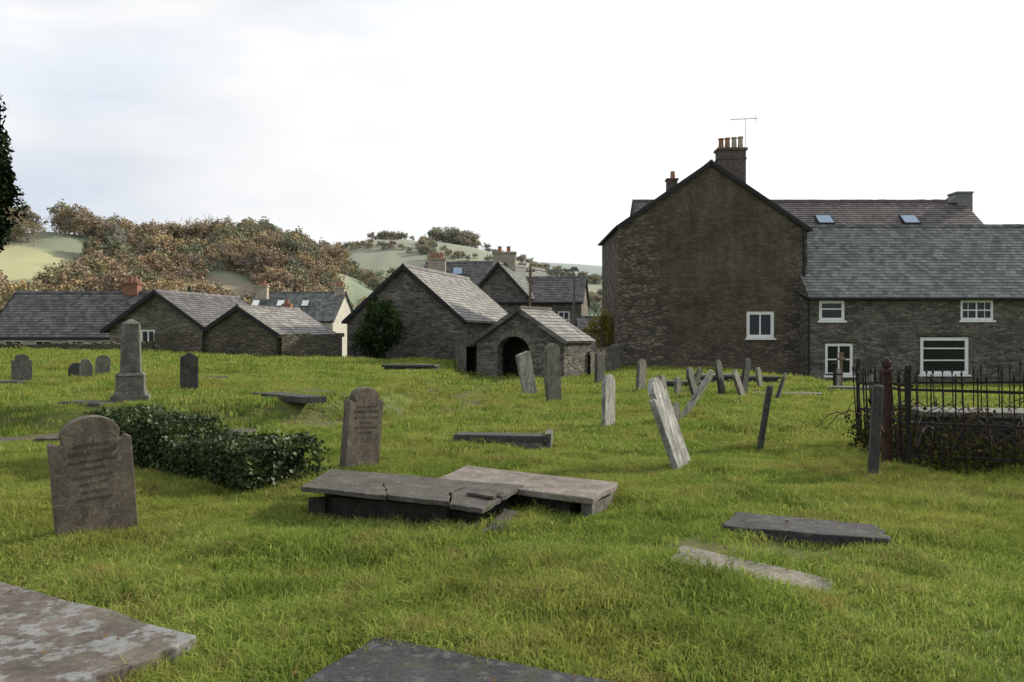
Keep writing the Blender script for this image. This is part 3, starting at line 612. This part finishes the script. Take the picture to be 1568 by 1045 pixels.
def tomb1():
    par=empty('broken_table_tomb',(-.95,7.6,0)); B=MB()
    A=(-1.92,7.5);Bk=(-1.85,8.45);C=(.12,7.72);D=(-.25,6.85)
    a1=(-1.08,7.17);a2=(-.52,6.95);md=(-1.2,7.72);b1=(-.85,8.08);m2=(-.55,7.38);c1=(-.32,7.88);d1=(-.08,7.22)
    def sh(p,c,k=.008):
        dx,dy=c[0]-p[0],c[1]-p[1]; L=math.hypot(dx,dy); return (p[0]+dx/L*k,p[1]+dy/L*k)
    for pts,z,tl in (([A,a1,md,b1,Bk],.262,(-.012,.012)),([a1,a2,m2,c1,b1,md],.250,(-.025,.012)),([a2,D,d1,m2],.222,(-.05,.06)),([m2,d1,C,c1],.238,(.01,.02))):
        c=(sum(p[0] for p in pts)/len(pts),sum(p[1] for p in pts)/len(pts)); ledger(B,[sh(p,c) for p in pts],z,.045,tl,.018)
    B.build('cracked_top_slabs',[M_ledD2],par,weld=True,bevel=.006)
    B=MB(); ledger(B,[(-.40,7.25),(-.16,7.14),(-.08,7.36),(-.25,7.45)],.258,.022,(-.02,.03),.015,excl=False); ledger(B,[(-.26,6.78),(-.08,6.88),(.04,7.25),(-.06,7.35)],.07,.05,(.08,.1),.02,excl=False)
    B.build('loose_slab_fragments',[M_ledD2],par,weld=True,bevel=.006)
    B=MB()
    def side(p,q,z1): B.beam((*p,z1/2-.08),(*q,z1/2-.08),.09,z1+.12)
    side((-1.70,7.68),(-.55,7.22),.17); side((-1.72,8.28),(-.05,7.68),.17); side((-1.7,7.7),(-1.68,8.22),.18); side((-.5,7.2),(-.1,7.6),.12); side((-1.86,7.56),(-1.72,7.6),.17)
    B.build('side_stones',[M_dark],par)
tomb1()
def tomb2():
    par=empty('flat_table_tomb',(.1,8.1,0)); B=MB()
    ledger(B,[(-.50,9.0),(1.02,7.95),(.70,7.16),(-.74,8.2)],.225,.06,(0,0),.018); B.build('top_slab',[M_ledP],par,weld=True,bevel=.012)
    B=MB(); B.beam((-.5,8.40,.05),(.55,7.50,.05),.1,.19); B.beam((-.42,8.85,.05),(.9,7.98,.05),.1,.19)
    B.build('side_stones',[M_dark],par)
    B=MB(); B.beam((.66,7.3,.04),(.92,7.9,.04),.10,.21); B.build('end_stone',[GM[1]],par)
tomb2()
def tomb3():
    par=empty('sunken_chest_tomb',(-.1,11.9,0)); B=MB()
    ledger(B,[(-.78,12.5),(.55,12.1),(.50,11.55),(-.85,11.9)],.20,.1,(0.0,-.05),.015); B.build('lid',[GM[3]],par,weld=True,bevel=.01)
    B=MB(); B.beam((-.83,11.95,.05),(.45,11.62,.05),.08,.2); B.beam((.5,11.6,.1),(.56,12.15,.1),.09,.3); B.build('side_stones',[GM[1]],par)
tomb3()
one('ledger_slab',[(-4.9,17.1),(-3.3,16.5),(-2.9,17.0),(-4.2,17.7)],g(-4.2,17.2)+.04,.12,M_ledD2,(-.06,.02))
one('ledger_slab',[(-5.0,15.9),(-3.9,15.3),(-3.5,15.6),(-4.6,16.2)],g(-4.3,15.8)+.06,.12,GM[3],(-.03,.02))
one('ledger_slab',[(-12.6,18.6),(-11.2,18.7),(-11.1,19.1),(-12.6,19.3)],g(-11.8,18.9)+.1,.2,M_ledD2)
one('ledger_slab',[(-8.2,14.9),(-7.3,14.6),(-7.1,15.0),(-8.0,15.4)],g(-7.7,15)+.03,.1,M_ledD2)
one('ledger_slab',[(-7.9,20.5),(-7.2,20.3),(-7.1,20.7),(-7.8,20.9)],g(-7.5,20.6)+.08,.1,GM[3])
one('ledger_slab',[(9.2,24),(10.4,23.6),(10.6,24.2),(9.4,24.5)],g(9.9,24)+.12,.2,GM[1])
one('ledger_slab',[(6.6,22.8),(8.4,22.4),(8.6,23),(6.8,23.4)],g(7.5,23)+.08,.15,GM[1])
for fxp,fyp,wd in ((-8.3,13.0,.9),(-7.0,13.1,.8),(-5.8,13.3,.9),(-4.5,13.9,.8)):
    one('path_flagstone',[(fxp-wd/2,fyp-.3),(fxp+wd/2,fyp-.25),(fxp+wd/2,fyp+.35),(fxp-wd/2,fyp+.3)],g(fxp,fyp)+.05,.1,M_ledD2,jag=.03)
def chest(x,y,w,d,h,rz,name='chest_tomb',mt=None,ml=None):
    z=g(x,y); par=empty(name,(x,y,z)); B=MB(); B.box((x,y,z+h/2-.1),(w*.9,d*.85,h+.15),rz); B.box((x,y,z+.02),(w*1.02,d*1.05,.12),rz); B.build('chest',[mt or GM[3]],par,weld=True)
    B=MB(); B.box((x,y,z+h+.02),(w,d,.08),rz); B.build('lid',[ml or GM[1]],par,weld=True,bevel=.015)
chest(-3.25,26.6,1.75,.75,.18,math.radians(-8),ml=GM[3])
chest(5.0,25.2,1.5,.8,.16,math.radians(-15),ml=M_ledD2)
chest(8.0,27.5,1.7,.8,.2,math.radians(-10),ml=GM[3])
chest(6.6,27.0,1.4,.7,.28,math.radians(12),ml=GM[1])
chest(6.25,11.1,1.6,.75,.60,math.radians(-8),mt=GM[3],ml=GM[1])
# ------------------------------------------------------------ railings
def railing():
    par=empty('iron_grave_railings',(6,10.8,0)); B=MB()
    cs=[(4.80,10.0),(7.7,9.35),(8.1,12.3),(5.4,12.9)]
    for k in range(4):
        a=Vector((*cs[k],0));b=Vector((*cs[(k+1)%4],0)); L=(b-a).length; n=int(L/.125)
        lean=Vector((random.uniform(-.04,.04),random.uniform(-.04,.04),0))
        for i in range(n+1):
            c=a.lerp(b,i/n); z=g(c.x,c.y); h=1.10+random.uniform(-.04,.03)+(.06 if i%4==0 else 0); o=Vector((random.uniform(-.035,.035)-.03,random.uniform(-.02,.02),0))
            if random.random()<.07: continue
            t=c+o+lean+Vector((0,0,z+h)); B.cyl(c+Vector((0,0,z-.1)),t,.010,.009,6); B.cyl(t,t+Vector((0,0,.03)),.009,.020,6); B.cyl(t+Vector((0,0,.03)),t+Vector((0,0,.11)),.020,.002,6)
        for hh in (.16,.55,.96): B.beam(a+Vector((0,0,g(a.x,a.y)+hh)),b+Vector((0,0,g(b.x,b.y)+hh-.02)),.012,.035)
        B.cyl(a+Vector((0,0,-.2)),a+Vector((0,0,1.2)),.028,.026,8); B.cyl(a+Vector((0,0,1.2)),a+Vector((0,0,1.27)),.045,.03,8)
    B.build('pickets_and_rails',[M_iron],par)
    B=MB(); x,y=4.64,10.25; B.beam((x,y,-.2),(x+.0,y,1.18),.085,.085); B.box((x,y,1.2),(.13,.13,.04))
    for r0,r1,z0,z1 in ((.03,.055,1.22,1.26),(.055,.06,1.26,1.30),(.06,.035,1.30,1.345),(.035,.012,1.345,1.36)): B.cyl((x,y,z0),(x,y,z1),r0,r1,10)
    B.beam((x,y,1.05),(4.85,10.0,1.02),.02,.04); B.beam((x,y,.35),(4.1,9.5,.9),.02,.03)
    for i in range(4): B.cyl((x+.05+.05*i,y-.05-.05*i,0),(x+.03+.05*i,y-.05-.05*i,.55),.008,.008,6)
    B.build('rusty_corner_post',[M_rust],par)
railing()
B=MB(); x,y=9.75,25; z=g(x,y); B.cyl((x,y,z),(x,y,z+.75),.05,.045,8); B.box((x,y,z+.5),(.5,.06,.05)); B.cyl((x,y,z+.75),(x,y,z+.85),.08,.1,8); B.build('iron_standard',[M_iron])
B=MB(); x,y=10.15,25.5; z=g(x,y); B.cyl((x,y,z-.2),(x,y,z+1.0),.05,.045,8); B.box((x,y,z+1.0),(.22,.16,.08)); B.cyl((x,y,z+1.04),(x,y,z+1.2),.06,.08,8); B.build('sundial_post',[M_wood])
# ------------------------------------------------------------ foliage
M_ivy=m_leaf('ivy_leaves',[(.25,(.014,.026,.009)),(.5,(.035,.06,.016)),(.75,(.09,.12,.035))],.5,.15,s=5,sp=.3)
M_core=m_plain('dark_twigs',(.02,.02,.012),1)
M_yew=m_leaf('yew_needles',[(.3,(.010,.018,.009)),(.55,(.018,.030,.013)),(.75,(.032,.048,.018))],.7,0,s=1,sp=.1)
M_shrub=m_leaf('shrub_leaves',[(.3,(.014,.028,.010)),(.55,(.03,.055,.018)),(.75,(.055,.09,.03))],.6,.15,s=2,sp=.2)
M_bram=m_leaf('bramble_leaves',[(.3,(.02,.025,.008)),(.5,(.05,.055,.015)),(.75,(.09,.075,.025))],.6,.2,s=5,sp=.2)
M_will=m_leaf('yellow_leaves',[(.3,(.16,.15,.03)),(.55,(.28,.24,.05)),(.75,(.34,.30,.08))],.6,.35,s=2,sp=.2)
def hedge():
    rs=np.random.default_rng(5); A=np.array([-5.2,11.1]);Bb=np.array([-2.5,9.1]); d=(Bb-A); L=np.linalg.norm(d); d/=L; s=np.array([d[1],-d[0]])
    par=empty('ivy_covered_tomb',(-3.8,10.1,0))
    n=15000; u=rs.random(n)*(L+.1)-.05
    hw=.5; top=lambda u:.56-.10*(u/L)+.07*np.sin(u*2.1)+.05*np.sin(u*5+1)
    sel=rs.random(n); w=np.where(sel<.42,-hw,np.where(sel<.5,hw,(rs.random(n)*2-1)*hw)); zz=np.where(sel<.5,rs.random(n)**.9*top(u),top(u))
    k=np.clip((zz-.30)/.25,0,1); w=np.where(sel<.5,w*(1-.28*k**2),w*.9)
    e=rs.random(n)<.12; u=np.where(e,np.where(rs.random(n)<.5,L+.02,-.02),u); w=np.where(e,(rs.random(n)*2-1)*hw*.9,w); zz=np.where(e,rs.random(n)*top(np.clip(u,0,L)),zz)
    lump=.12*(vn(u*3,w*3+zz*4,1,7)-.45); w=w*(1+lump*2); 
    x=A[0]+d[0]*u+s[0]*(-w); y=A[1]+d[1]*u+s[1]*(-w)
    Pn=np.stack([x,y,zz+lump+gz(x,y)],1)+rs.normal(size=(n,3))*.03
    Vq,Fq=leafquads(Pn,.05,rs,asp=.8); tint=np.repeat(np.clip(rs.random(n)*.6+vn(u*6,zz*6+w*3,1,3)*.5,0,1),4)
    fastmesh('ivy_leaves',Vq,Fq,[M_ivy],tint,par)
    B=MB(); q=lambda u,w,z:(A[0]+d[0]*u+s[0]*w,A[1]+d[1]*u+s[1]*w,z)
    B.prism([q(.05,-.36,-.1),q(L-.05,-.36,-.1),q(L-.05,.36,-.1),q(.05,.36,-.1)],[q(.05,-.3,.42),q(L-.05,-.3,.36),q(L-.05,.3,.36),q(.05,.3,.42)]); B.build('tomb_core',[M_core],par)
hedge()
def blobcrown(par,c,rad,n,leaf,mat,rs,nclump=40,cr=.35,cone=0.0,asp=.6,name='foliage',shell=.6):
    cs=[];c=np.array(c);rad=np.array(rad)
    while len(cs)<nclump:
        p=rs.uniform(-1,1,3)
        if np.linalg.norm(p)>1: continue
        if np.linalg.norm(p)<shell*rs.random(): continue
        t=(p[2]+1)/2; k=1-cone*t; cs.append(np.array([p[0]*k,p[1]*k,p[2]]))
    cs=np.array(cs); idx=rs.integers(0,nclump,n); off=rs.normal(size=(n,3)); off/=np.linalg.norm(off,axis=1)[:,None]; off*=(rs.random(n)**.4)[:,None]*cr*(.6+.8*rs.random(nclump))[idx][:,None]
    Pn=c+(cs[idx]+off)*rad; Vq,Fq=leafquads(Pn,leaf,rs,asp=asp)
    tint=np.repeat(np.clip(rs.random(nclump)[idx]*.7+rs.random(n)*.3+.12*off[:,2]/cr,0,1),4)
    return fastmesh(name,Vq,Fq,[mat],tint,par)
rs=np.random.default_rng(11); e=empty('yew_tree',(-17.7,25,0))
B=MB(); B.cyl((-17.7,25,-.3),(-17.6,25,3.2),.45,.34,12); B.cyl((-17.6,25,3.2),(-17.65,25,9.6),.34,.05,10)
for k in range(26):
    a=k*2.4; z=2.9+k*.23; B.cyl((-17.6,25,z),(-17.6+1.6*math.cos(a)*(1-k/40),25+1.6*math.sin(a)*(1-k/40),z+.9),.08,.02,5)
B.build('trunk_and_limbs',[M_bark],e)
blobcrown(e,(-17.62,25,6.6),(2.25,2.1,3.4),85000,.18,M_yew,rs,230,.20,.10,asp=.5)
e=empty('evergreen_shrub',(-6.5,40.2,.3)); B=MB()
for k in range(7): B.cyl((-6.5+.1*k-.3,40.2,0),(-6.5+.25*(k-3),40.2+.1*(k%3),1.8),.05,.02,5)
B.build('stems',[M_bark],e); blobcrown(e,(-6.5,40.3,1.75),(1.15,.9,1.5),14000,.11,M_shrub,rs,50,.3,.15)
e=empty('willow_bush',(5.0,43.5,0)); B=MB(); B.cyl((5.0,43.5,-1),(5.0,43.5,1.2),.09,.05,6); 
for k in range(8): B.cyl((5.0,43.5,.8),(5.0+.7*math.cos(k),43.5+.7*math.sin(k),2.3),.03,.01,5)
B.build('stems',[M_bark],e); blobcrown(e,(4.95,43.6,1.5),(.9,.9,1.2),5000,.10,M_will,rs,30,.35,0)
e=empty('bramble_thicket',(6.3,10.9,0)); B=MB(); rr=random.Random(4)
for k in range(170):
    x=rr.uniform(5.0,7.7);y=rr.uniform(9.8,12.2);a=rr.uniform(0,6.28);L=rr.uniform(.3,.9);h=rr.uniform(.2,.6);p=None
    for i in range(6):
        t=i/5; q=(x+math.cos(a)*L*t,y+math.sin(a)*L*t,h*4*t*(1-t)*.9+.05+.3*t)
        if p:B.cyl(p,q,.007,.006,4,cap=False)
        p=q
B.build('stems',[m_plain('bramble_stem',(.05,.035,.025),.8)],e)
n=8000; Pn=np.stack([rs.uniform(4.95,7.9,n),rs.uniform(9.7,12.4,n),rs.random(n)**1.5*.55],1); Pn[:,2]*= .35+1.1*vn(Pn[:,0],Pn[:,1],.6,2); Vq,Fq=leafquads(Pn,.055,rs,asp=.7); fastmesh('leaves',Vq,Fq,[M_bram],np.repeat(rs.random(n),4),e)
# ------------------------------------------------------------ instanced things
def instancer(name,child,pts,scales,parent,rs):
    n=len(pts); a=rs.random(n)*2*np.pi; s=np.asarray(scales)/2; tx=rs.normal(size=(n,2))*.10
    V=np.zeros((n,4,3))
    for k in range(4):
        an=a+k*np.pi/2; dx=np.cos(an)*s*1.41421356;dy=np.sin(an)*s*1.41421356
        V[:,k,0]=pts[:,0]+dx;V[:,k,1]=pts[:,1]+dy;V[:,k,2]=pts[:,2]+dx*tx[:,0]+dy*tx[:,1]
    ob=fastmesh(name,V.reshape(-1,3),np.arange(n*4).reshape(n,4),[M_ground],None,parent)
    ob.instance_type='FACES'; ob.use_instance_faces_scale=True; ob.instance_faces_scale=1.0; ob.show_instancer_for_render=False; ob.show_instancer_for_viewport=False
    child.parent=ob; return ob
def tuft(name,n,rad,h,w,mat,rs,bend=.5):
    V=[];F=[];T=[]
    a=rs.random(n)*6.283; r=np.sqrt(rs.random(n))*rad; bx=r*np.cos(a);by=r*np.sin(a); hh=h*(.45+.75*rs.random(n)); la=rs.random(n)*6.283; ln=hh*bend*(.2+1.1*rs.random(n)); wa=rs.random(n)*6.283; ww=w*(.6+.8*rs.random(n)); ti=rs.random(n)
    for i in range(n):
        cx,sx=math.cos(wa[i])*ww[i]/2,math.sin(wa[i])*ww[i]/2; lx,ly=math.cos(la[i])*ln[i],math.sin(la[i])*ln[i]; b=len(V)
        V+=[(bx[i]-cx,by[i]-sx,-.02),(bx[i]+cx,by[i]+sx,-.02),(bx[i]+cx*.85+lx*.3,by[i]+sx*.85+ly*.3,hh[i]*.6),(bx[i]-cx*.85+lx*.3,by[i]-sx*.85+ly*.3,hh[i]*.6),(bx[i]+lx+cx*.15,by[i]+ly+sx*.15,hh[i]*(1-.25*bend)),(bx[i]+lx-cx*.15,by[i]+ly-sx*.15,hh[i]*(1-.25*bend))]
        F+=[(b,b+1,b+2,b+3),(b+3,b+2,b+4,b+5)]; T+=[ti[i]*.8,ti[i]*.8]+[ti[i]*.8+.1]*2+[ti[i]*.8+.2]*2
    return fastmesh(name,np.array(V),np.array(F),[mat],T)
M_grass=m_leaf('grass_blades',[(.22,(.10,.15,.028)),(.40,(.17,.25,.045)),(.56,(.26,.34,.07)),(.70,(.37,.385,.115)),(.84,(.44,.38,.18))],.6,.4,s=.55,sp=.2,patch=.6)
M_dry=m_leaf('dry_grass',[(.3,(.19,.15,.05)),(.6,(.33,.26,.10)),(.8,(.42,.36,.19))],.7,.3,s=1,sp=.1)
M_weed=m_leaf('weed_leaves',[(.3,(.06,.11,.03)),(.6,(.11,.17,.045)),(.8,(.17,.22,.07))],.6,.2,s=1,sp=.2)
def inpoly(x,y,poly):
    c=np.zeros(len(x),bool); n=len(poly)
    for i in range(n):
        x1,y1=poly[i];x2,y2=poly[(i+1)%n]
        k=((y1>y)!=(y2>y))&(x<(x2-x1)*(y-y1)/((y2-y1)+1e-12)+x1); c^=k
    return c
def scatter(n,y0,y1,rs,pw=1.0,margin=1.6):
    t=rs.random(n); y=(y0**pw+(y1**pw-y0**pw)*t)**(1/pw); x=(rs.random(n)*2-1)*(.64*y+margin); return x,y
def keep(x,y,rs,slabs=True):
    k=np.ones(len(x),bool)
    if slabs:
        for p in SLABS: k&=~inpoly(x,y,p)
    pd=pathdist(x,y); k&=~((pd<.55)&(rs.random(len(x))<.85))
    sb=bank(x,y); k&=~((np.abs(sb-.32)<.28)&(rs.random(len(x))<.35))
    k&=~((y>40.4)&(x>4)); k&=y<40.8
    for hx,hy,rx,ry in hol[:1]+hol[6:]: k&=~((np.hypot((x-hx)/rx,(y-hy)/ry)<.85)&(rs.random(len(x))<.85))
    k&=~((np.abs(x-1.5-(5.2-y)*1.0)<.7)&(np.abs(y-5.05)<.3)&(rs.random(len(x))<.55))
    return k
rs=np.random.default_rng(21); gr=empty('grass',(0,20,0))
def lay(nm,n,y0,y1,pw,tufts,smin,smax,thin=0,atb=False):
    x,y=scatter(n,y0,y1,rs,pw); k=keep(x,y,rs); q=vn(x,y,.45,6)*.5+vn(x,y,1.6,8)*.5
    if thin: k&=(q>thin)
    if atb: 
        sb=bank(x,y); k=keep(x,y,rs)&((q>thin)|((np.abs(sb-.2)<.7)&(y>12)))
    x,y,q=x[k],y[k],q[k]; s=smin+(smax-smin)*np.clip(q*1.9-.45,0,1)*(.7+.5*rs.random(len(x))); idx=rs.integers(0,len(tufts),len(x))
    P3=np.stack([x,y,gz(x,y)-.005],1)
    for i,t in enumerate(tufts):
        m=idx==i; instancer(f'{nm}_tufts_{i+1}',t,P3[m],s[m],gr,rs)
t1=[tuft('short_tuft',60,.14,.07,.006,M_grass,rs,.8) for _ in range(3)]
lay('near',19000,2.6,13,1.6,t1,.72,1.5)
t2=[tuft('long_tuft',60,.09,.14,.005,M_grass,rs,.9) for _ in range(2)]
lay('long',4000,2.8,15,1.6,t2,.45,1.25,.55)
t5=[tuft('dry_tuft',40,.10,.10,.004,M_dry,rs,.9)]
lay('dry',3400,2.8,30,1.4,t5,.6,1.4,.54,True)
t6=[tuft('broad_leaf_weed',12,.05,.07,.02,M_weed,rs,1.5)]
lay('weed',800,3,14,1.5,t6,.5,1.1)
t3=[tuft('mid_tuft',48,.27,.075,.013,M_grass,rs,.8) for _ in range(2)]
lay('mid',14000,11,26,1.6,t3,.7,1.5)
t4=[tuft('far_tuft',42,.44,.08,.026,M_grass,rs,.8)]
lay('far',9000,23,41,1.6,t4,.7,1.5)
n=420; x,y=scatter(n,3.2,16,rs,1.2,.5); zz=gz(x,y)+.04
hs=[(SLABS[0],.105),(SLABS[1],.095),(SLABS[2],.11),(SLABS[3],.14)]
for p,zt in hs: m_=inpoly(x,y,p); zz[m_]=zt+.006
P3=np.stack([x,y,zz],1); up=np.tile(np.array([0,0,1.]),(n,1)); Vq,Fq=leafquads(P3,.034,rs,.75,.75,up)
M_fl=m_leaf('fallen_leaf',[(.2,(.06,.028,.012)),(.5,(.14,.07,.025)),(.8,(.24,.15,.06))],.7,.1,s=9); fastmesh('fallen_leaves',Vq,Fq,[M_fl],np.repeat(rs.random(n),4))
# ------------------------------------------------------------ distant trees
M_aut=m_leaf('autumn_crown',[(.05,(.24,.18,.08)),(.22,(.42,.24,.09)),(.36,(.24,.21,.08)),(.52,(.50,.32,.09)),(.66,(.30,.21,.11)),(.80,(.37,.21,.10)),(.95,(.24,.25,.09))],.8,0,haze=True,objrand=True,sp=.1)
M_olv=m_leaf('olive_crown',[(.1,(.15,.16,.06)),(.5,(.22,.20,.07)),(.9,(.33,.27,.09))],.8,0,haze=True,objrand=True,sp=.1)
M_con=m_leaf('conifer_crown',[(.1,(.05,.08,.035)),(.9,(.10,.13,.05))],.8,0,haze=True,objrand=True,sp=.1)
m,nt,p,o=newmat('far_bark'); nt.links.new(paint_haze(nt,mix(nt,.5,(.20,.165,.13),(.32,.27,.22))),p.inputs['Base Color']); M_fbark=m
def grow(B,p,d,L,r,depth,rr,tips,spread=.55):
    q=p+d*L; B.cyl(p,q,r,r*.65,5 if depth>2 else 3,cap=False)
    if depth==0: tips.append(q); return
    for k in range(3):
        nd_=(d+Vector((rr.gauss(0,spread),rr.gauss(0,spread),rr.gauss(.08,spread*.6)))).normalized(); grow(B,q if k else p.lerp(q,.75),nd_,L*rr.uniform(.62,.85),r*.6,depth-1,rr,tips,spread)
def treeproto(name,seed,mat,leafn=1400,leaf=.42,H=8.0,bare=False,conifer=False):
    rr=random.Random(seed); rs=np.random.default_rng(seed); B=MB(); tips=[]
    if conifer:
        B.cyl((0,0,-.5),(0,0,H),.2,.03,6); n=leafn; t=rs.random(n)**1.4; a=rs.random(n)*6.283; rad=(1-t)*H*.27*(.55+.45*np.sqrt(rs.random(n)))*(.8+.35*np.sin(t*42+a*1.0))
        Pn=np.stack([rad*np.cos(a),rad*np.sin(a),.8+t*(H-.8)-rad*.25],1); ti=np.clip(.3+.5*rs.random(n),0,1)
    else:
        grow(B,Vector((0,0,-.4)),Vector((0,0,1)),H*(.33),H*.028,5 if bare else 3,rr,tips)
        tp=np.array([tuple(t) for t in tips]); 
        if bare: n=0
        else:
            ex=rs.normal(size=(14,3)); ex/=np.linalg.norm(ex,axis=1)[:,None]; ex=ex*np.array([H*.33,H*.33,H*.30])*rs.uniform(.5,1,(14,1))+np.array([0,0,H*.66]); ex[:,2]=np.maximum(ex[:,2],H*.3)
            low=rs.normal(size=(6,3))*np.array([H*.25,H*.25,.3])+np.array([0,0,H*.25]); cs=np.concatenate([tp,ex,low]); n=leafn; idx=rs.integers(0,len(cs),n)
            off=rs.normal(size=(n,3)); off/=np.linalg.norm(off,axis=1)[:,None]; off*=(rs.random(n)**.5*H*.13)[:,None]*(.6+.7*rs.random(len(cs)))[idx][:,None]
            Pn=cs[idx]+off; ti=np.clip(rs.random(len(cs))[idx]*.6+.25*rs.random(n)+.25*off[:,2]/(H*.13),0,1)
    k=len(B.v)
    V=np.array([tuple(q) for q in B.v]); F4=[];
    for f in B.f:
        f=list(f)
        if len(f)==3:f.append(f[2])
        F4.append(f[:4])
    Fb=np.array(F4); mi=np.zeros(len(Fb)); tn=np.full(k,.5)
    if n:
        Vq,Fq=leafquads(Pn,leaf,rs,asp=.7); V=np.concatenate([V,Vq]); mi=np.concatenate([mi,np.ones(len(Fq))]); Fb=np.concatenate([Fb,Fq+k]); tn=np.concatenate([tn,np.repeat(ti,4)])
    return fastmesh(name,V,Fb,[M_fbark,mat],tn,mi=mi)
rs=np.random.default_rng(33); ft=empty('distant_trees',(-100,200,10))
N=2100; y=rs.uniform(125,288,N); x=-.66*y+rs.random(N)*(.66-.215)*y
k=~((x>-134)&(x<-92)&(y>150)&(y<220))&(vn(x,y,20,4)>.36)
x,y=x[k],y[k]
xv=np.concatenate([rs.uniform(-75,-8,260),rs.uniform(-40,30,150)]); yv=np.concatenate([rs.uniform(84,125,260),rs.uniform(110,230,150)])
x=np.concatenate([x,xv]); y=np.concatenate([y,yv]); sc_=np.concatenate([.5+.75*rs.random(k.sum())**1.5,rs.uniform(.35,.7,260),rs.uniform(.4,.7,150)])
P3=np.stack([x,y,gz(x,y)-.2],1); kind=rs.choice(7,len(x),p=[.16,.15,.14,.15,.17,.23,0])
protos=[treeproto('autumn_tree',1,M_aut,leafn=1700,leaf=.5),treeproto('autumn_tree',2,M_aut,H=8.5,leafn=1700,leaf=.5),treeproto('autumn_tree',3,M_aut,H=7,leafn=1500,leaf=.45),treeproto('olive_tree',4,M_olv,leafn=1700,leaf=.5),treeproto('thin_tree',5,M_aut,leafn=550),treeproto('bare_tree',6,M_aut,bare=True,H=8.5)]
for i,pr in enumerate(protos):
    m_=kind==i; instancer(f'grove_{i+1}',pr,P3[m_],sc_[m_],ft,rs)
hp=[];hsz=[]
def hrow(ax_,ay_,bx_,by_,n,s0,s1,j=3):
    for i in range(n):
        t=rs.random(); xx=ax_*(1-t)+bx_*t+rs.normal()*j; yy=ay_*(1-t)+by_*t+rs.normal()*j; hp.append((xx,yy,g(xx,yy)-.5)); hsz.append(rs.uniform(s0,s1))
hrow(-76,476,-60,476,20,.5,.9,4); hrow(-42,478,-24,478,30,.8,1.5,4); hrow(-20,470,30,478,20,.4,.8,2); hrow(-100,420,0,400,50,.4,.7); hrow(-50,440,-20,330,30,.5,.8); hrow(0,400,60,430,40,.5,.9); hrow(-90,350,20,340,110,.6,1.1,10); hrow(-75,300,10,310,90,.5,1.0,12); hrow(10,360,110,330,70,.6,1.0,8); hrow(-300,900,300,880,160,.8,1.6,6); hrow(0,700,250,720,120,.8,1.5,6); hrow(30,560,60,700,50,.8,1.3,4)
hp=np.array(hp);hsz=np.array(hsz); p2=[treeproto('hedge_tree',12,M_olv,leafn=900,leaf=.6),treeproto('hedge_autumn_tree',13,M_aut,leafn=900,leaf=.6)]
for i,pr in enumerate(p2): m_=(np.arange(len(hp))%2)==i; instancer(f'hedgerow_{i+1}',pr,hp[m_],hsz[m_],ft,rs)
def place(name,proto_args,x,y,s,z=None):
    t=treeproto('tree_mesh',*proto_args[0:2],**proto_args[2]); t.name=name; t.location=(x,y,(g(x,y) if z is None else z)); t.scale=(s,)*3; t.parent=None; return t
place('conifer_tree',(41,M_con,dict(conifer=True,leafn=3500,leaf=.3,H=9)),-41,105,1.2,-3.2)
for xx,yy,s,sd in ((-101,268,1.6,51),(-107,266,1.2,52),(-152,262,1.5,53),(-158,266,1.2,54),(-146,264,.9,55)): place('bare_tree',(sd,M_aut,dict(bare=True,H=9)),xx,yy,s)
for xx,yy,s,sd in ((-54,92,.8,61),(-57,90,.7,62),(-59,84,.9,63)): place('bare_tree',(sd,M_aut,dict(bare=True,H=8)),xx,yy,s,-3.5)
# ------------------------------------------------------------ light, sky, camera
EL,AZ=math.radians(27),math.radians(58)
sd=Vector((math.sin(AZ)*math.cos(EL),math.cos(AZ)*math.cos(EL),math.sin(EL)))
l=bpy.data.lights.new('sun','SUN'); l.energy=4.8; l.angle=math.radians(2); l.color=(1,.92,.78); so=bpy.data.objects.new('sun',l); COL.objects.link(so); so.rotation_euler=(-sd).to_track_quat('-Z','Y').to_euler(); so.location=(60,40,60)
w=bpy.data.worlds.new('World'); sc.world=w; w.use_nodes=True; nt=w.node_tree; bg=nt.nodes['Background']; bg.inputs[1].default_value=.105
sky=nd(nt,'ShaderNodeTexSky',sky_type='NISHITA'); sky.sun_disc=False; sky.sun_elevation=EL; sky.sun_rotation=AZ; sky.dust_density=3; sky.air_density=1.0
tc=nd(nt,'ShaderNodeTexCoord').outputs['Generated']; mp=nd(nt,'ShaderNodeMapping',{'Vector':tc,'Scale':(1,1,3.2)}).outputs[0]
n1=noise(nt,mp,1.7,7,.5); n2=noise(nt,mp,2.6,7,.5)
dt=nd(nt,'ShaderNodeVectorMath',{0:tc,1:tuple(Vector((.50,.75,.42)).normalized())},operation='DOT_PRODUCT').outputs['Value']
gl=nd(nt,'ShaderNodeMapRange',{0:dt,1:.55,2:.96,3:0.0,4:1.0}).outputs[0]
cl=ramp(nt,n2,[(.32,(6.9,7.3,7.9)),(.5,(8.3,8.5,8.8)),(.66,(9.6,9.7,9.8))])
cl=mix(nt,gl,cl,(11.0,10.9,10.7))
f=nd(nt,'ShaderNodeMath',{0:ramp(nt,n1,[(.42,bw(.3)),(.6,bw(1))]),1:nd(nt,'ShaderNodeMath',{0:gl,1:.7},operation='MULTIPLY').outputs[0]},operation='ADD',use_clamp=True).outputs[0]
blue=mix(nt,.75,sky.outputs[0],(6.7,8.0,9.6))
nt.links.new(mix(nt,f,blue,cl),bg.inputs[0])
cd=bpy.data.cameras.new('camera'); cam=bpy.data.objects.new('camera',cd); COL.objects.link(cam); cam.location=(0,0,1.65); cam.rotation_euler=(math.radians(90),0,0)
cd.sensor_width=36; cd.lens=29.07; cd.shift_y=-.0067; cd.clip_start=.05; cd.clip_end=8000; sc.camera=cam
